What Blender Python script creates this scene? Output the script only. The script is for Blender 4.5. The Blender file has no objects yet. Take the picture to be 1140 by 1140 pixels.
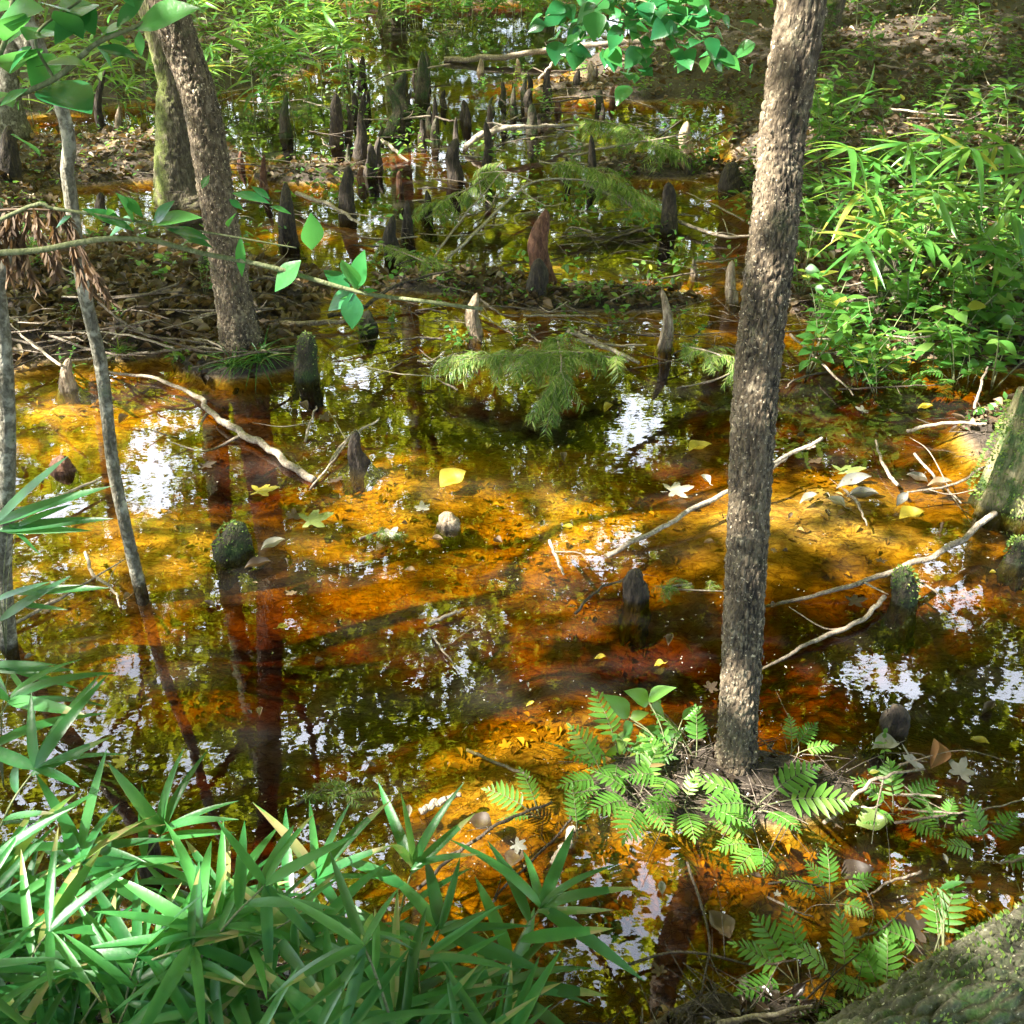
import bpy, math, random
import numpy as np
from mathutils import Vector
rng = np.random.default_rng(7); random.seed(7)
R = math.radians
scene = bpy.context.scene
# ------------------------------------------------------------------ camera, sky, sun, exposure
CAM_H, PITCH, FOV = 2.5, 34.0, 52.0
cd = bpy.data.cameras.new('camera'); cam = bpy.data.objects.new('camera', cd); scene.collection.objects.link(cam)
cam.location = (0, 0, CAM_H); cam.rotation_euler = (R(90 - PITCH), 0, 0)
cd.sensor_fit = 'HORIZONTAL'; cd.angle = R(FOV); cd.clip_start = 0.05; cd.clip_end = 800
scene.camera = cam
S = np.array([-0.62, -0.20, 0.76]); S /= np.linalg.norm(S)          # direction towards the sun
EL = math.asin(S[2]); AZ = math.atan2(S[0], S[1])
w = bpy.data.worlds.new('World'); scene.world = w; w.use_nodes = True
nt = w.node_tree; bg = nt.nodes['Background']
sky = nt.nodes.new('ShaderNodeTexSky'); sky.sky_type = 'NISHITA'; sky.sun_disc = False
sky.sun_elevation = EL; sky.sun_rotation = AZ; sky.dust_density = 2.0
tcw = nt.nodes.new('ShaderNodeTexCoord'); nz = nt.nodes.new('ShaderNodeTexNoise'); nz.inputs['Scale'].default_value = 2.2; nz.inputs['Detail'].default_value = 5
crw = nt.nodes.new('ShaderNodeValToRGB'); crw.color_ramp.elements[0].position = .56; crw.color_ramp.elements[1].position = .68       # bright cumulus added over hazy blue to whiten the sky reflections
mxw = nt.nodes.new('ShaderNodeMix'); mxw.data_type = 'RGBA'; mxw.inputs[7].default_value = (20, 21.4, 24.5, 1)
nt.links.new(tcw.outputs['Generated'], nz.inputs[0]); sxw = nt.nodes.new('ShaderNodeSeparateXYZ'); nt.links.new(tcw.outputs['Generated'], sxw.inputs[0]); maw = nt.nodes.new('ShaderNodeMath'); maw.operation = 'MULTIPLY_ADD'
maw.inputs[1].default_value = .22; nt.links.new(sxw.outputs[1], maw.inputs[0]); nt.links.new(nz.outputs[0], maw.inputs[2]); nt.links.new(maw.outputs[0], crw.inputs[0])   # added cloud bank kept to the north, so ambient light behind stays low
nt.links.new(crw.outputs[0], mxw.inputs[0]); nt.links.new(sky.outputs[0], mxw.inputs[6])
nt.links.new(mxw.outputs[2], bg.inputs[0]); bg.inputs[1].default_value = 0.08
sl = bpy.data.lights.new('sun', 'SUN'); sl.energy = 5.0; sl.angle = R(0.6); sl.color = (1.0, .93, .82)
so = bpy.data.objects.new('sun', sl); scene.collection.objects.link(so)
so.rotation_euler = Vector(S.tolist()).to_track_quat('Z', 'Y').to_euler()
so.location = (-8, -2, 14)
scene.view_settings.view_transform = 'Standard'; scene.view_settings.look = 'None'
scene.view_settings.exposure = 2.75; scene.view_settings.gamma = 1.0
cy = scene.cycles
cy.max_bounces = 7; cy.diffuse_bounces = 3; cy.glossy_bounces = 3; cy.transmission_bounces = 4
cy.transparent_max_bounces = 12; cy.volume_bounces = 0; cy.sample_clamp_indirect = 4.0
cy.use_denoising = True
# ------------------------------------------------------------------ photo pixel helpers (1140 px photo)
F = 570 / math.tan(R(FOV / 2)); cP, sP = math.cos(R(PITCH)), math.sin(R(PITCH))
def ray(px, py):
    r = (px - 570) / F; u = (570 - py) / F
    return np.array([r, cP + u * sP, -sP + u * cP])
def G(px, py, z=0.0):
    d = ray(px, py); t = (z - CAM_H) / d[2]; return np.array([0, 0, CAM_H]) + d * t
def P(px, py, y):
    d = ray(px, py); t = y / d[1]; return np.array([0, 0, CAM_H]) + d * t
def depth(p): return p[1] * cP - (p[2] - CAM_H) * sP
def project(Q):
    x, y, z = Q[:, 0], Q[:, 1], Q[:, 2] - CAM_H
    f = y * cP - z * sP; u = y * sP + z * cP; f = np.where(f > .05, f, 1e-3)
    return 570 + F * x / f, 570 - F * u / f
# ------------------------------------------------------------------ noise
def _h(ix, iy, iz, s):
    n = (ix.astype(np.int64) * 374761393 + iy.astype(np.int64) * 668265263 + iz.astype(np.int64) * 2147483647 + s * 974634777) & 0xffffffff
    n = ((n ^ (n >> 13)) * 1274126177) & 0xffffffff; n = ((n ^ (n >> 15)) * 2246822519) & 0xffffffff
    return ((n ^ (n >> 16)) & 0xffffff) / float(0xffffff)
def vnoise(x, y, z=None, s=0):
    if z is None: z = np.zeros_like(x)
    xi, yi, zi = np.floor(x), np.floor(y), np.floor(z)
    fx, fy, fz = x - xi, y - yi, z - zi
    fx, fy, fz = [f * f * (3 - 2 * f) for f in (fx, fy, fz)]
    o = 0
    for a in (0, 1):
        for b in (0, 1):
            for c in (0, 1):
                o = o + _h(xi + a, yi + b, zi + c, s) * (fx if a else 1 - fx) * (fy if b else 1 - fy) * (fz if c else 1 - fz)
    return o
def fbm(x, y, z=None, s=0, o=4):
    v, a, t = 0, .5, 0
    for k in range(o):
        v = v + a * vnoise(x * 2 ** k, y * 2 ** k, None if z is None else z * 2 ** k, s + k); t += a; a *= .5
    return v / t
def worley(x, y, z, s=0):
    xi, yi, zi = np.floor(x), np.floor(y), np.floor(z)
    d1 = np.full(x.shape, 9.); d2 = np.full(x.shape, 9.)
    for a in (-1, 0, 1):
        for b in (-1, 0, 1):
            for c in (-1, 0, 1):
                X, Y, Z = xi + a, yi + b, zi + c
                d = (X + _h(X, Y, Z, s) - x) ** 2 + (Y + _h(X, Y, Z, s + 1) - y) ** 2 + (Z + _h(X, Y, Z, s + 2) - z) ** 2
                m = d < d1; d2 = np.where(m, d1, np.minimum(d2, d)); d1 = np.where(m, d, d1)
    return np.sqrt(d1), np.sqrt(d2)
# ------------------------------------------------------------------ mesh builder
COL = scene.collection
class MB:
    def __init__(s): s.V, s.F, s.Rn, s.M, s.n = [], [], [], [], 0
    def add(s, v, faces, rnd=None, mat=0):
        v = np.asarray(v, float).reshape(-1, 3); faces = np.asarray(faces)
        s.V.append(v); s.F.append(faces + s.n); s.n += len(v)
        k = len(faces)
        s.Rn.append(np.full(k, rng.random()) if rnd is None else (np.full(k, float(rnd)) if np.isscalar(rnd) else np.asarray(rnd, float)))
        s.M.append(np.full(k, mat))
    def build(s, name, mats, parent=None, smooth=True):
        me = bpy.data.meshes.new(name); V = np.concatenate(s.V)
        q = parent
        while q is not None: V = V - np.array(q.location); q = q.parent
        tot = [(f.shape[0], f.shape[1]) for f in s.F]
        loops = np.concatenate([f.ravel() for f in s.F]); cnt = np.concatenate([np.full(a, b) for a, b in tot])
        start = np.concatenate([[0], np.cumsum(cnt)[:-1]])
        me.vertices.add(len(V)); me.vertices.foreach_set('co', V.astype(np.float32).ravel())
        me.loops.add(len(loops)); me.loops.foreach_set('vertex_index', loops.astype(np.int32))
        me.polygons.add(len(cnt)); me.polygons.foreach_set('loop_start', start.astype(np.int32))
        if isinstance(mats, (list, tuple)):
            for m in mats: me.materials.append(m)
            me.polygons.foreach_set('material_index', np.concatenate(s.M).astype(np.int32))
        else: me.materials.append(mats)
        me.update(calc_edges=True)
        me.polygons.foreach_set('use_smooth', np.full(len(cnt), smooth))
        at = me.attributes.new('rnd', 'FLOAT', 'FACE'); at.data.foreach_set('value', np.concatenate(s.Rn).astype(np.float32))
        o = bpy.data.objects.new(name, me); COL.objects.link(o)
        if parent is not None: o.parent = parent
        return o
def tag(o, label=None, cat=None, group=None, kind=None):
    if label: o['label'] = label
    if cat: o['category'] = cat
    if group: o['group'] = group
    if kind: o['kind'] = kind
    return o
def thing(name, loc, label, cat, group=None):
    o = bpy.data.objects.new(name, None); COL.objects.link(o); o.location = [float(a) for a in loc]
    o.empty_display_size = .05
    return tag(o, label, cat, group)
def catmull(pts, n):
    p = np.asarray(pts, float); p = np.vstack([2 * p[0] - p[1], p, 2 * p[-1] - p[-2]])
    m = len(p) - 3; t = np.linspace(0, m - 1e-9, n); i = t.astype(int); f = (t - i)[:, None]
    a, b, c, d = p[i], p[i + 1], p[i + 2], p[i + 3]
    return .5 * (2 * b + (c - a) * f + (2 * a - 5 * b + 4 * c - d) * f ** 2 + (3 * b - a - 3 * c + d) * f ** 3)
def tube(mb, pts, rad, nr=8, n=None, disp=None, rnd=None, mat=0, jitter=0, hval=False):
    """tapered tube through pts, radii interpolated; disp(theta, s, P) returns a radius factor"""
    n = n or max(3, len(pts) * 4)
    c = catmull(pts, n) if len(pts) > 2 else np.linspace(pts[0], pts[-1], n)
    if jitter: c = c + (rng.random(c.shape) - .5) * jitter
    r = np.interp(np.linspace(0, 1, n), np.linspace(0, 1, len(rad)), rad)
    T = np.gradient(c, axis=0); T /= np.linalg.norm(T, axis=1)[:, None] + 1e-12
    N = np.zeros_like(T); a = np.array([1., 0, 0]) if abs(T[0][0]) < .8 else np.array([0, 1., 0])
    v = a - T[0] * a.dot(T[0]); v /= np.linalg.norm(v)
    for k in range(n):
        v = v - T[k] * v.dot(T[k]); v /= np.linalg.norm(v); N[k] = v
    B = np.cross(T, N); th = np.linspace(0, 2 * math.pi, nr, endpoint=False)
    D = N[:, None] * np.cos(th)[None, :, None] + B[:, None] * np.sin(th)[None, :, None]
    rr = np.repeat(r[:, None], nr, 1)
    if disp is not None:
        L = np.concatenate([[0], np.cumsum(np.linalg.norm(np.diff(c, axis=0), axis=1))])
        rr = disp(np.repeat(th[None], n, 0), np.repeat(L[:, None], nr, 1), rr)
    V = (c[:, None] + D * rr[..., None]).reshape(-1, 3)
    i = np.arange(n - 1)[:, None] * nr; j = np.arange(nr)[None]; j2 = (j + 1) % nr
    f = np.stack([i + j, i + j2, i + nr + j2, i + nr + j], -1).reshape(-1, 4)
    base = mb.n
    if hval:
        hv = np.clip((rr / rr.mean(1)[:, None] - 1) / .22 + .5, 0, 1); rnd = np.clip((hv[:-1] + hv[1:]) / 2, 0, 1).ravel()
    mb.add(V, f, rnd, mat)
    rv = .5
    e = np.vstack([c[0] - T[0] * r[0] * .15, c[-1] + T[-1] * r[-1] * .25])
    q = mb.n; mb.V.append(e); mb.n += 2
    k = np.arange(nr); k2 = (k + 1) % nr
    t1 = np.stack([np.full(nr, q), base + k2, base + k], 1); t2 = np.stack([np.full(nr, q + 1), base + (n - 1) * nr + k, base + (n - 1) * nr + k2], 1)
    for t_ in (t1, t2): mb.F.append(t_); mb.Rn.append(np.full(nr, rv)); mb.M.append(np.full(nr, mat))
    return c
def basis(d, up):
    d = d / (np.linalg.norm(d, axis=1)[:, None] + 1e-9)
    y = np.cross(up, d); y /= np.linalg.norm(y, axis=1)[:, None] + 1e-9
    z = np.cross(d, y); return np.stack([d, y, z], 1)                 # rows: local axes
def inst(mb, tv, tf, pos, B, sc, rnd=None, mat=0):
    """copies of template verts tv, faces tf at pos with bases B and scales sc (n,) or (n,3)"""
    pos = np.asarray(pos); n = len(pos); sc = np.asarray(sc, float)
    if sc.ndim == 1: sc = np.repeat(sc[:, None], 3, 1)
    V = np.einsum('nki,nij->nkj', tv[None] * sc[:, None], B) + pos[:, None]
    k = len(tv); f = (tf[None] + (np.arange(n) * k)[:, None, None]).reshape(-1, tf.shape[1])
    rr = rng.random(n) if rnd is None else rnd
    mb.add(V.reshape(-1, 3), f, np.repeat(rr, len(tf)) if np.ndim(rr) == 1 else rr.ravel(), mat)
def rdir(n, zlo=-1, zhi=1):
    z = rng.uniform(zlo, zhi, n); a = rng.uniform(0, 2 * math.pi, n); r = np.sqrt(1 - z * z)
    return np.stack([r * np.cos(a), r * np.sin(a), z], 1)
# leaf templates (x along the leaf, length 1)
DIA = (np.array([[0, 0, 0], [.45, -.27, .03], [1, 0, -.1], [.45, .27, .03]]), np.array([[0, 1, 2], [0, 2, 3]]))
def leaf_t(width, prof, droop=0., fold=.12, wave=0.):
    if 5 < len(prof) < 8: x_ = np.linspace(0, 1, len(prof)); n_ = 10; prof = [max(0.01, v) for v in catmull(np.stack([x_, prof, x_ * 0], 1), n_)[:, 1]]
    t = np.linspace(0, 1, len(prof)); v = []
    for i, (a, b) in enumerate(zip(t, prof)):
        z = -droop * a * a + wave * math.sin(a * 9)
        for s in (-1, 0, 1): v.append([a, s * b * width, z + abs(s) * b * width * fold * 2])
    f = []
    for i in range(len(prof) - 1):
        k = i * 3; f += [[k, k + 3, k + 4, k + 1], [k + 1, k + 4, k + 5, k + 2]]
    return np.array(v), np.array(f)
OVATE = leaf_t(.27, [.05, .75, 1, .85, .45, .02], .18)
BROAD = leaf_t(.2, [.04, .5, .9, 1, .8, .45, .02], .12)
HEART = leaf_t(.40, [.12, .9, 1, .8, .42, .02], .2)
LANCE = [leaf_t(.062, [.35, .85, 1, .97, .9, .78, .6, .35, .02], d, .16) for d in (.05, .16, .3, .5)]
NEEDLE = leaf_t(.02, [.5, 1, .6, .05], .1)
LEAFLET = leaf_t(.17, [.7, 1, .95, .7, .05], .05, .1)
# ------------------------------------------------------------------ materials
def mat(name): m = bpy.data.materials.new(name); m.use_nodes = True; return m, m.node_tree, m.node_tree.nodes['Principled BSDF']
def node(nt, t, **kw):
    n = nt.nodes.new('ShaderNode' + t)
    for k, v in kw.items():
        if k.startswith('i_'): n.inputs[k[2:].replace('_', ' ')].default_value = v
        else: setattr(n, k, v)
    return n
def ramp(nt, fac, stops):
    r = nt.nodes.new('ShaderNodeValToRGB'); e = r.color_ramp.elements
    while len(e) < len(stops): e.new(.5)
    for el, (p, c) in zip(e, stops): el.position = p; el.color = tuple(c) + (1,)
    nt.links.new(fac, r.inputs[0]); return r.outputs[0]
def coords(nt, scale=(1, 1, 1), src='Object'):
    tc = nt.nodes.new('ShaderNodeTexCoord'); mp = nt.nodes.new('ShaderNodeMapping'); mp.inputs['Scale'].default_value = scale
    nt.links.new(tc.outputs[src], mp.inputs[0]); return mp.outputs[0]
def mixc(nt, f, a, b, blend='MIX'):
    m = nt.nodes.new('ShaderNodeMix'); m.data_type = 'RGBA'; m.blend_type = blend
    for s, v in ((m.inputs[0], f), (m.inputs[6], a), (m.inputs[7], b)):
        if isinstance(v, (int, float)): s.default_value = v
        elif isinstance(v, tuple): s.default_value = v + (1,)
        else: nt.links.new(v, s)
    return m.outputs[2]
def noise(nt, vec, scale, detail=4, rough=.55, dist=0):
    n = node(nt, 'TexNoise'); n.inputs['Scale'].default_value = scale; n.inputs['Detail'].default_value = detail
    n.inputs['Roughness'].default_value = rough; n.inputs['Distortion'].default_value = dist
    nt.links.new(vec, n.inputs[0]); return n.outputs[0]
def rndattr(nt):
    a = nt.nodes.new('ShaderNodeAttribute'); a.attribute_name = 'rnd'; return a.outputs['Fac']
def bump(nt, h, strength, dist=.01):
    b = nt.nodes.new('ShaderNodeBump'); b.inputs['Strength'].default_value = strength; b.inputs['Distance'].default_value = dist
    nt.links.new(h, b.inputs['Height']); return b.outputs[0]
def leaf_mat(name, stops, trans=.4, rough=.35, tcol=(.45, .6, .06), spot=None, vein=True):
    m, nt, p = mat(name)
    c = ramp(nt, rndattr(nt), stops)
    n = noise(nt, coords(nt), 30, 3)
    c = mixc(nt, n, c, mixc(nt, .45, c, (.0, .0, .0), 'MIX')) if vein else c
    if spot:
        s = ramp(nt, noise(nt, coords(nt), 55, 2), [(.62, (0, 0, 0)), (.7, (1, 1, 1))]); c = mixc(nt, s, c, spot)
    nt.links.new(c, p.inputs['Base Color']); p.inputs['Roughness'].default_value = rough
    p.inputs['Specular IOR Level'].default_value = .5
    nt.links.new(bump(nt, noise(nt, coords(nt), 60, 3), .25, .004), p.inputs['Normal'])
    t = nt.nodes.new('ShaderNodeBsdfTranslucent'); nt.links.new(mixc(nt, .7, c, tcol), t.inputs[0])
    x = nt.nodes.new('ShaderNodeMixShader'); x.inputs[0].default_value = trans
    out = nt.nodes['Material Output']; nt.links.new(p.outputs[0], x.inputs[1]); nt.links.new(t.outputs[0], x.inputs[2]); nt.links.new(x.outputs[0], out.inputs[0])
    return m
def bark_mat(name, dark, mid, light, moss=None, scale=1., stretch=.3, lich=.55, mossdir=None, mossamt=.5, b=.8, crack=False, wet=True):
    m, nt, p = mat(name)
    v = coords(nt, (1, 1, stretch))
    n1 = noise(nt, v, 45 * scale, 6, .65, .6); n2 = noise(nt, coords(nt), 14 * scale, 5, .6)
    c = ramp(nt, n1, [(.3, dark), (.5, mid), (.72, light)])
    li = ramp(nt, n2, [(lich, (0, 0, 0)), (lich + .12, (1, 1, 1))]); c = mixc(nt, li, c, tuple(min(1, x * 1.35) for x in light))
    if crack:
        ck = ramp(nt, rndattr(nt), [(.22, (.2, .2, .2)), (.45, (.8, .8, .8)), (.7, (1, 1, 1))]); c = mixc(nt, 1., c, ck, 'MULTIPLY')
        c = mixc(nt, ramp(nt, noise(nt, coords(nt), 90, 3), [(.64, (0, 0, 0)), (.68, (1, 1, 1))]), c, tuple(min(1, x * 2.2) for x in light))
    if moss:
        mn = noise(nt, coords(nt), 7 * scale, 5, .7)
        f = ramp(nt, mn, [(mossamt, (0, 0, 0)), (mossamt + .13, (1, 1, 1))])
        if mossdir is not None:
            g = nt.nodes.new('ShaderNodeNewGeometry'); d = node(nt, 'VectorMath', operation='DOT_PRODUCT'); d.inputs[1].default_value = mossdir
            nt.links.new(g.outputs['Normal'], d.inputs[0]); ma = node(nt, 'MapRange'); ma.inputs[1].default_value = -.1; ma.inputs[2].default_value = .55
            nt.links.new(d.outputs['Value'], ma.inputs[0]); mu = node(nt, 'Math', operation='MULTIPLY', use_clamp=True)
            mb_ = node(nt, 'Math', operation='ADD', use_clamp=True); mb_.inputs[1].default_value = .25
            nt.links.new(f, mb_.inputs[0]); nt.links.new(mb_.outputs[0], mu.inputs[0]); nt.links.new(ma.outputs[0], mu.inputs[1]); f = mu.outputs[0]
        mc = ramp(nt, noise(nt, coords(nt), 120, 3), [(.35, tuple(x * .45 for x in moss)), (.65, moss)])
        c = mixc(nt, f, c, mc)
    gg = nt.nodes.new('ShaderNodeNewGeometry'); sz = node(nt, 'SeparateXYZ'); nt.links.new(gg.outputs['Position'], sz.inputs[0]); wz = node(nt, 'MapRange'); wz.inputs[1].default_value = .055; wz.inputs[2].default_value = .015   # water stain line
    ws = node(nt, 'Math', operation='MULTIPLY_ADD'); ws.inputs[1].default_value = .05; nt.links.new(n2, ws.inputs[0]); nt.links.new(sz.outputs[2], ws.inputs[2]); nt.links.new(ws.outputs[0], wz.inputs[0])
    if wet: c = mixc(nt, wz.outputs[0], c, mixc(nt, .72, c, (.012, .008, .005)))
    nt.links.new(c, p.inputs['Base Color']); p.inputs['Roughness'].default_value = .85
    vo = node(nt, 'TexVoronoi', feature='DISTANCE_TO_EDGE'); vo.inputs['Scale'].default_value = 60 * scale
    nt.links.new(v, vo.inputs[0]); ad = node(nt, 'Math', operation='ADD'); nt.links.new(n1, ad.inputs[0]); nt.links.new(vo.outputs['Distance'], ad.inputs[1])
    nt.links.new(bump(nt, ad.outputs[0], b, .012), p.inputs['Normal'])
    return m
M = {}
M['bark'] = bark_mat('bark', (.05, .036, .021), (.15, .112, .07), (.32, .265, .18), (.06, .075, .025), 1.3, .4, .58, None, .58, 1., crack=True)
M['bark_mossy'] = bark_mat('bark_mossy', (.02, .015, .01), (.09, .07, .045), (.22, .19, .13), (.14, .17, .03), 1, .35, .6, (-1, -.1, .2), .42)
M['bark_sap'] = bark_mat('bark_sapling', (.04, .035, .022), (.13, .12, .085), (.3, .29, .23), (.06, .10, .03), 1.3, .6, .52, None, .6, .5)
M['bark_log'] = bark_mat('bark_log', (.03, .026, .017), (.10, .09, .06), (.21, .2, .14), (.07, .15, .03), .8, 1, .56, (.5, -.6, .3), .5, .9, crack=True)
M['knee'] = bark_mat('knee_bark', (.01, .008, .006), (.035, .026, .018), (.10, .075, .05), (.05, .07, .02), 1.2, .3, .66, None, .64, .7)
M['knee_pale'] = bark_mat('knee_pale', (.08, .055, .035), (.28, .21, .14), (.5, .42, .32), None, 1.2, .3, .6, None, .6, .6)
M['knee_red'] = bark_mat('knee_red', (.03, .014, .008), (.12, .05, .028), (.25, .13, .08), None, 1.2, .3, .66, None, .6, .6)
M['knee_moss'] = bark_mat('knee_moss', (.015, .013, .008), (.05, .042, .025), (.12, .1, .06), (.045, .08, .018), 1.2, .5, .66, None, .45, .8)
M['stump'] = bark_mat('stump_wood', (.07, .055, .025), (.24, .2, .1), (.48, .42, .27), (.07, .13, .03), .9, .25, .56, (-1, -.1, -.3), .45, 1.)
M['root'] = bark_mat('root_mass', (.012, .009, .007), (.05, .036, .026), (.2, .16, .12), None, 2, 1, .64, None, .6, 1.)
M['twig'] = bark_mat('twig_wood', (.09, .07, .05), (.25, .2, .15), (.45, .4, .32), None, 2, .5, .6, None, .6, .4)
M['twig_pale'] = bark_mat('twig_pale', (.10, .08, .06), (.30, .25, .19), (.52, .47, .40), None, 2, .5, .6, None, .6, .3)
M['twig_dark'] = bark_mat('twig_dark', (.02, .015, .01), (.06, .045, .03), (.15, .12, .09), None, 2, .5, .6, None, .6, .5)
M['twig_mid'] = bark_mat('twig_mid', (.04, .032, .024), (.13, .10, .075), (.28, .24, .19), None, 2, .5, .6, None, .6, .5)
M['stem'] = bark_mat('green_stem', (.06, .08, .03), (.14, .16, .07), (.26, .27, .15), None, 2, .6, .6, None, .6, .3)
M['canopy'] = leaf_mat('canopy_leaf', [(0, (.012, .045, .007)), (.6, (.035, .10, .012)), (.8, (.16, .28, .025)), (1, (.42, .52, .04))], .6, .45, (.72, .78, .03), vein=False)  # few bright leaves among dark: sunlit contrast put into the leaf colour
M['cane'] = leaf_mat('cane_leaf', [(0, (.015, .10, .028)), (.5, (.03, .19, .05)), (.86, (.07, .29, .07)), (.94, (.24, .36, .09)), (1, (.46, .36, .17))], .35, .38, (.35, .7, .1))
M['cane_far'] = leaf_mat('cane_leaf_far', [(0, (.04, .17, .035)), (.6, (.09, .28, .05)), (.9, (.2, .38, .07)), (1, (.5, .42, .08))], .4, .32, (.4, .65, .08))
M['fern'] = leaf_mat('fern_leaf', [(0, (.07, .24, .035)), (.6, (.13, .34, .05)), (.93, (.27, .44, .08)), (1, (.34, .22, .08))], .35, .45, (.4, .7, .08))
M['broad'] = leaf_mat('broad_leaf', [(0, (.015, .12, .045)), (.6, (.03, .19, .06)), (1, (.07, .28, .06))], .3, .25, (.2, .65, .12))
M['seedling'] = leaf_mat('seedling_leaf', [(0, (.03, .13, .03)), (.6, (.07, .24, .04)), (.9, (.16, .32, .06)), (1, (.4, .4, .06))], .4, .38, (.4, .65, .08))
M['needle'] = leaf_mat('cypress_needle', [(0, (.06, .15, .03)), (.6, (.16, .28, .05)), (1, (.38, .42, .12))], .35, .5, (.4, .55, .08), vein=False)
M['dead'] = leaf_mat('dead_leaf', [(0, (.03, .02, .013)), (.45, (.085, .055, .032)), (.75, (.17, .115, .065)), (.93, (.32, .24, .14)), (1, (.48, .42, .32))], .15, .6, (.5, .3, .08))
M['deadfrond'] = leaf_mat('dead_frond', [(0, (.06, .035, .02)), (1, (.17, .11, .06))], .2, .7, (.4, .22, .08), vein=False)
M['pale'] = leaf_mat('pale_leaf', [(0, (.38, .36, .28)), (1, (.62, .6, .52))], .2, .5, (.7, .7, .4))
M['greyleaf'] = leaf_mat('grey_leaf', [(0, (.2, .2, .17)), (1, (.38, .37, .32))], .15, .5, (.4, .4, .3), (.1, .08, .06))
M['yellow'] = leaf_mat('yellow_leaf', [(0, (.5, .38, .03)), (1, (.6, .52, .08))], .3, .45, (.7, .6, .05))
M['greenfloat'] = leaf_mat('green_float', [(0, (.12, .2, .05)), (1, (.25, .32, .1))], .25, .3, (.4, .5, .1), (.3, .33, .2))
M['brown'] = leaf_mat('brown_leaf', [(0, (.28, .12, .045)), (1, (.4, .2, .09))], .2, .45, (.5, .25, .06))
def ground_mat():
    m, nt, p = mat('swamp_ground'); tc = coords(nt)
    n1 = noise(nt, tc, 2.2, 5, .6, .8); n2 = noise(nt, tc, 38, 6, .7, .5); n3 = noise(nt, coords(nt, (1, 2.6, 1)), 16, 5, .65, 1.2)
    bed = ramp(nt, n1, [(.3, (.36, .24, .12)), (.5, (.52, .38, .2)), (.68, (.66, .52, .3))])
    bed = mixc(nt, ramp(nt, n3, [(.38, (1, 1, 1)), (.56, (0, 0, 0))]), bed, (.2, .11, .05))
    bed = mixc(nt, ramp(nt, n2, [(.3, (.8, .8, .8)), (.48, (0, 0, 0))]), bed, (.2, .12, .06))
    mud = ramp(nt, n2, [(.3, (.018, .013, .009)), (.5, (.05, .036, .025)), (.72, (.13, .1, .07))])
    sep = node(nt, 'SeparateXYZ'); tcn = nt.nodes.new('ShaderNodeTexCoord'); nt.links.new(tcn.outputs['Object'], sep.inputs[0])
    mr = node(nt, 'MapRange'); mr.inputs[1].default_value = -.02; mr.inputs[2].default_value = .015; nt.links.new(sep.outputs[2], mr.inputs[0])
    nt.links.new(mixc(nt, mr.outputs[0], bed, mud), p.inputs['Base Color']); p.inputs['Roughness'].default_value = .7
    ad = node(nt, 'Math', operation='ADD'); nt.links.new(n2, ad.inputs[0]); nt.links.new(n3, ad.inputs[1])
    nt.links.new(bump(nt, ad.outputs[0], .9, .02), p.inputs['Normal']); return m
M['ground'] = ground_mat()
def water_mat():
    m = bpy.data.materials.new('tannin_water'); m.use_nodes = True; nt = m.node_tree; nt.nodes.clear()
    out = nt.nodes.new('ShaderNodeOutputMaterial')
    tr = nt.nodes.new('ShaderNodeBsdfTransparent'); gl = nt.nodes.new('ShaderNodeBsdfGlossy'); gl.inputs['Roughness'].default_value = .004
    df = nt.nodes.new('ShaderNodeBsdfDiffuse'); df.inputs[0].default_value = (.5, .47, .4, 1)
    tc = coords(nt)
    h1 = noise(nt, coords(nt, (1, 1.6, 1)), 9, 2, .5); h2 = noise(nt, tc, 45, 2, .5)
    b1 = bump(nt, h1, .028, .01)
    b2 = node(nt, 'Bump'); b2.inputs['Strength'].default_value = .009; b2.inputs['Distance'].default_value = .004
    nt.links.new(h2, b2.inputs['Height']); nt.links.new(b1, b2.inputs['Normal'])
    fr = nt.nodes.new('ShaderNodeFresnel'); fr.inputs[0].default_value = 1.7
    for t in (gl, fr): nt.links.new(b2.outputs[0], t.inputs['Normal'])
    film = node(nt, 'MapRange'); film.inputs[1].default_value = .45; film.inputs[2].default_value = .75; film.inputs[3].default_value = .0; film.inputs[4].default_value = .035
    nt.links.new(noise(nt, coords(nt, (1, 1.5, 1)), 1.6, 5, .6), film.inputs[0])
    x1 = nt.nodes.new('ShaderNodeMixShader'); nt.links.new(film.outputs[0], x1.inputs[0]); nt.links.new(tr.outputs[0], x1.inputs[1]); nt.links.new(df.outputs[0], x1.inputs[2])
    ge = nt.nodes.new('ShaderNodeNewGeometry'); iv = node(nt, 'Math', operation='SUBTRACT'); iv.inputs[0].default_value = 1; nt.links.new(ge.outputs['Backfacing'], iv.inputs[1])
    fm = node(nt, 'Math', operation='MULTIPLY'); nt.links.new(iv.outputs[0], fm.inputs[0]); nt.links.new(fr.outputs[0], fm.inputs[1])     # no total reflection for light coming up from the bed
    x2 = nt.nodes.new('ShaderNodeMixShader'); nt.links.new(fm.outputs[0], x2.inputs[0]); nt.links.new(x1.outputs[0], x2.inputs[1]); nt.links.new(gl.outputs[0], x2.inputs[2])
    nt.links.new(x2.outputs[0], out.inputs[0])
    va = nt.nodes.new('ShaderNodeVolumeAbsorption'); va.inputs['Color'].default_value = (1 - 3.7 / 26, 1 - 6.0 / 26, 1 - 20 / 26, 1); va.inputs['Density'].default_value = 26
    nt.links.new(va.outputs[0], out.inputs['Volume']); return m
M['water'] = water_mat()
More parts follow.
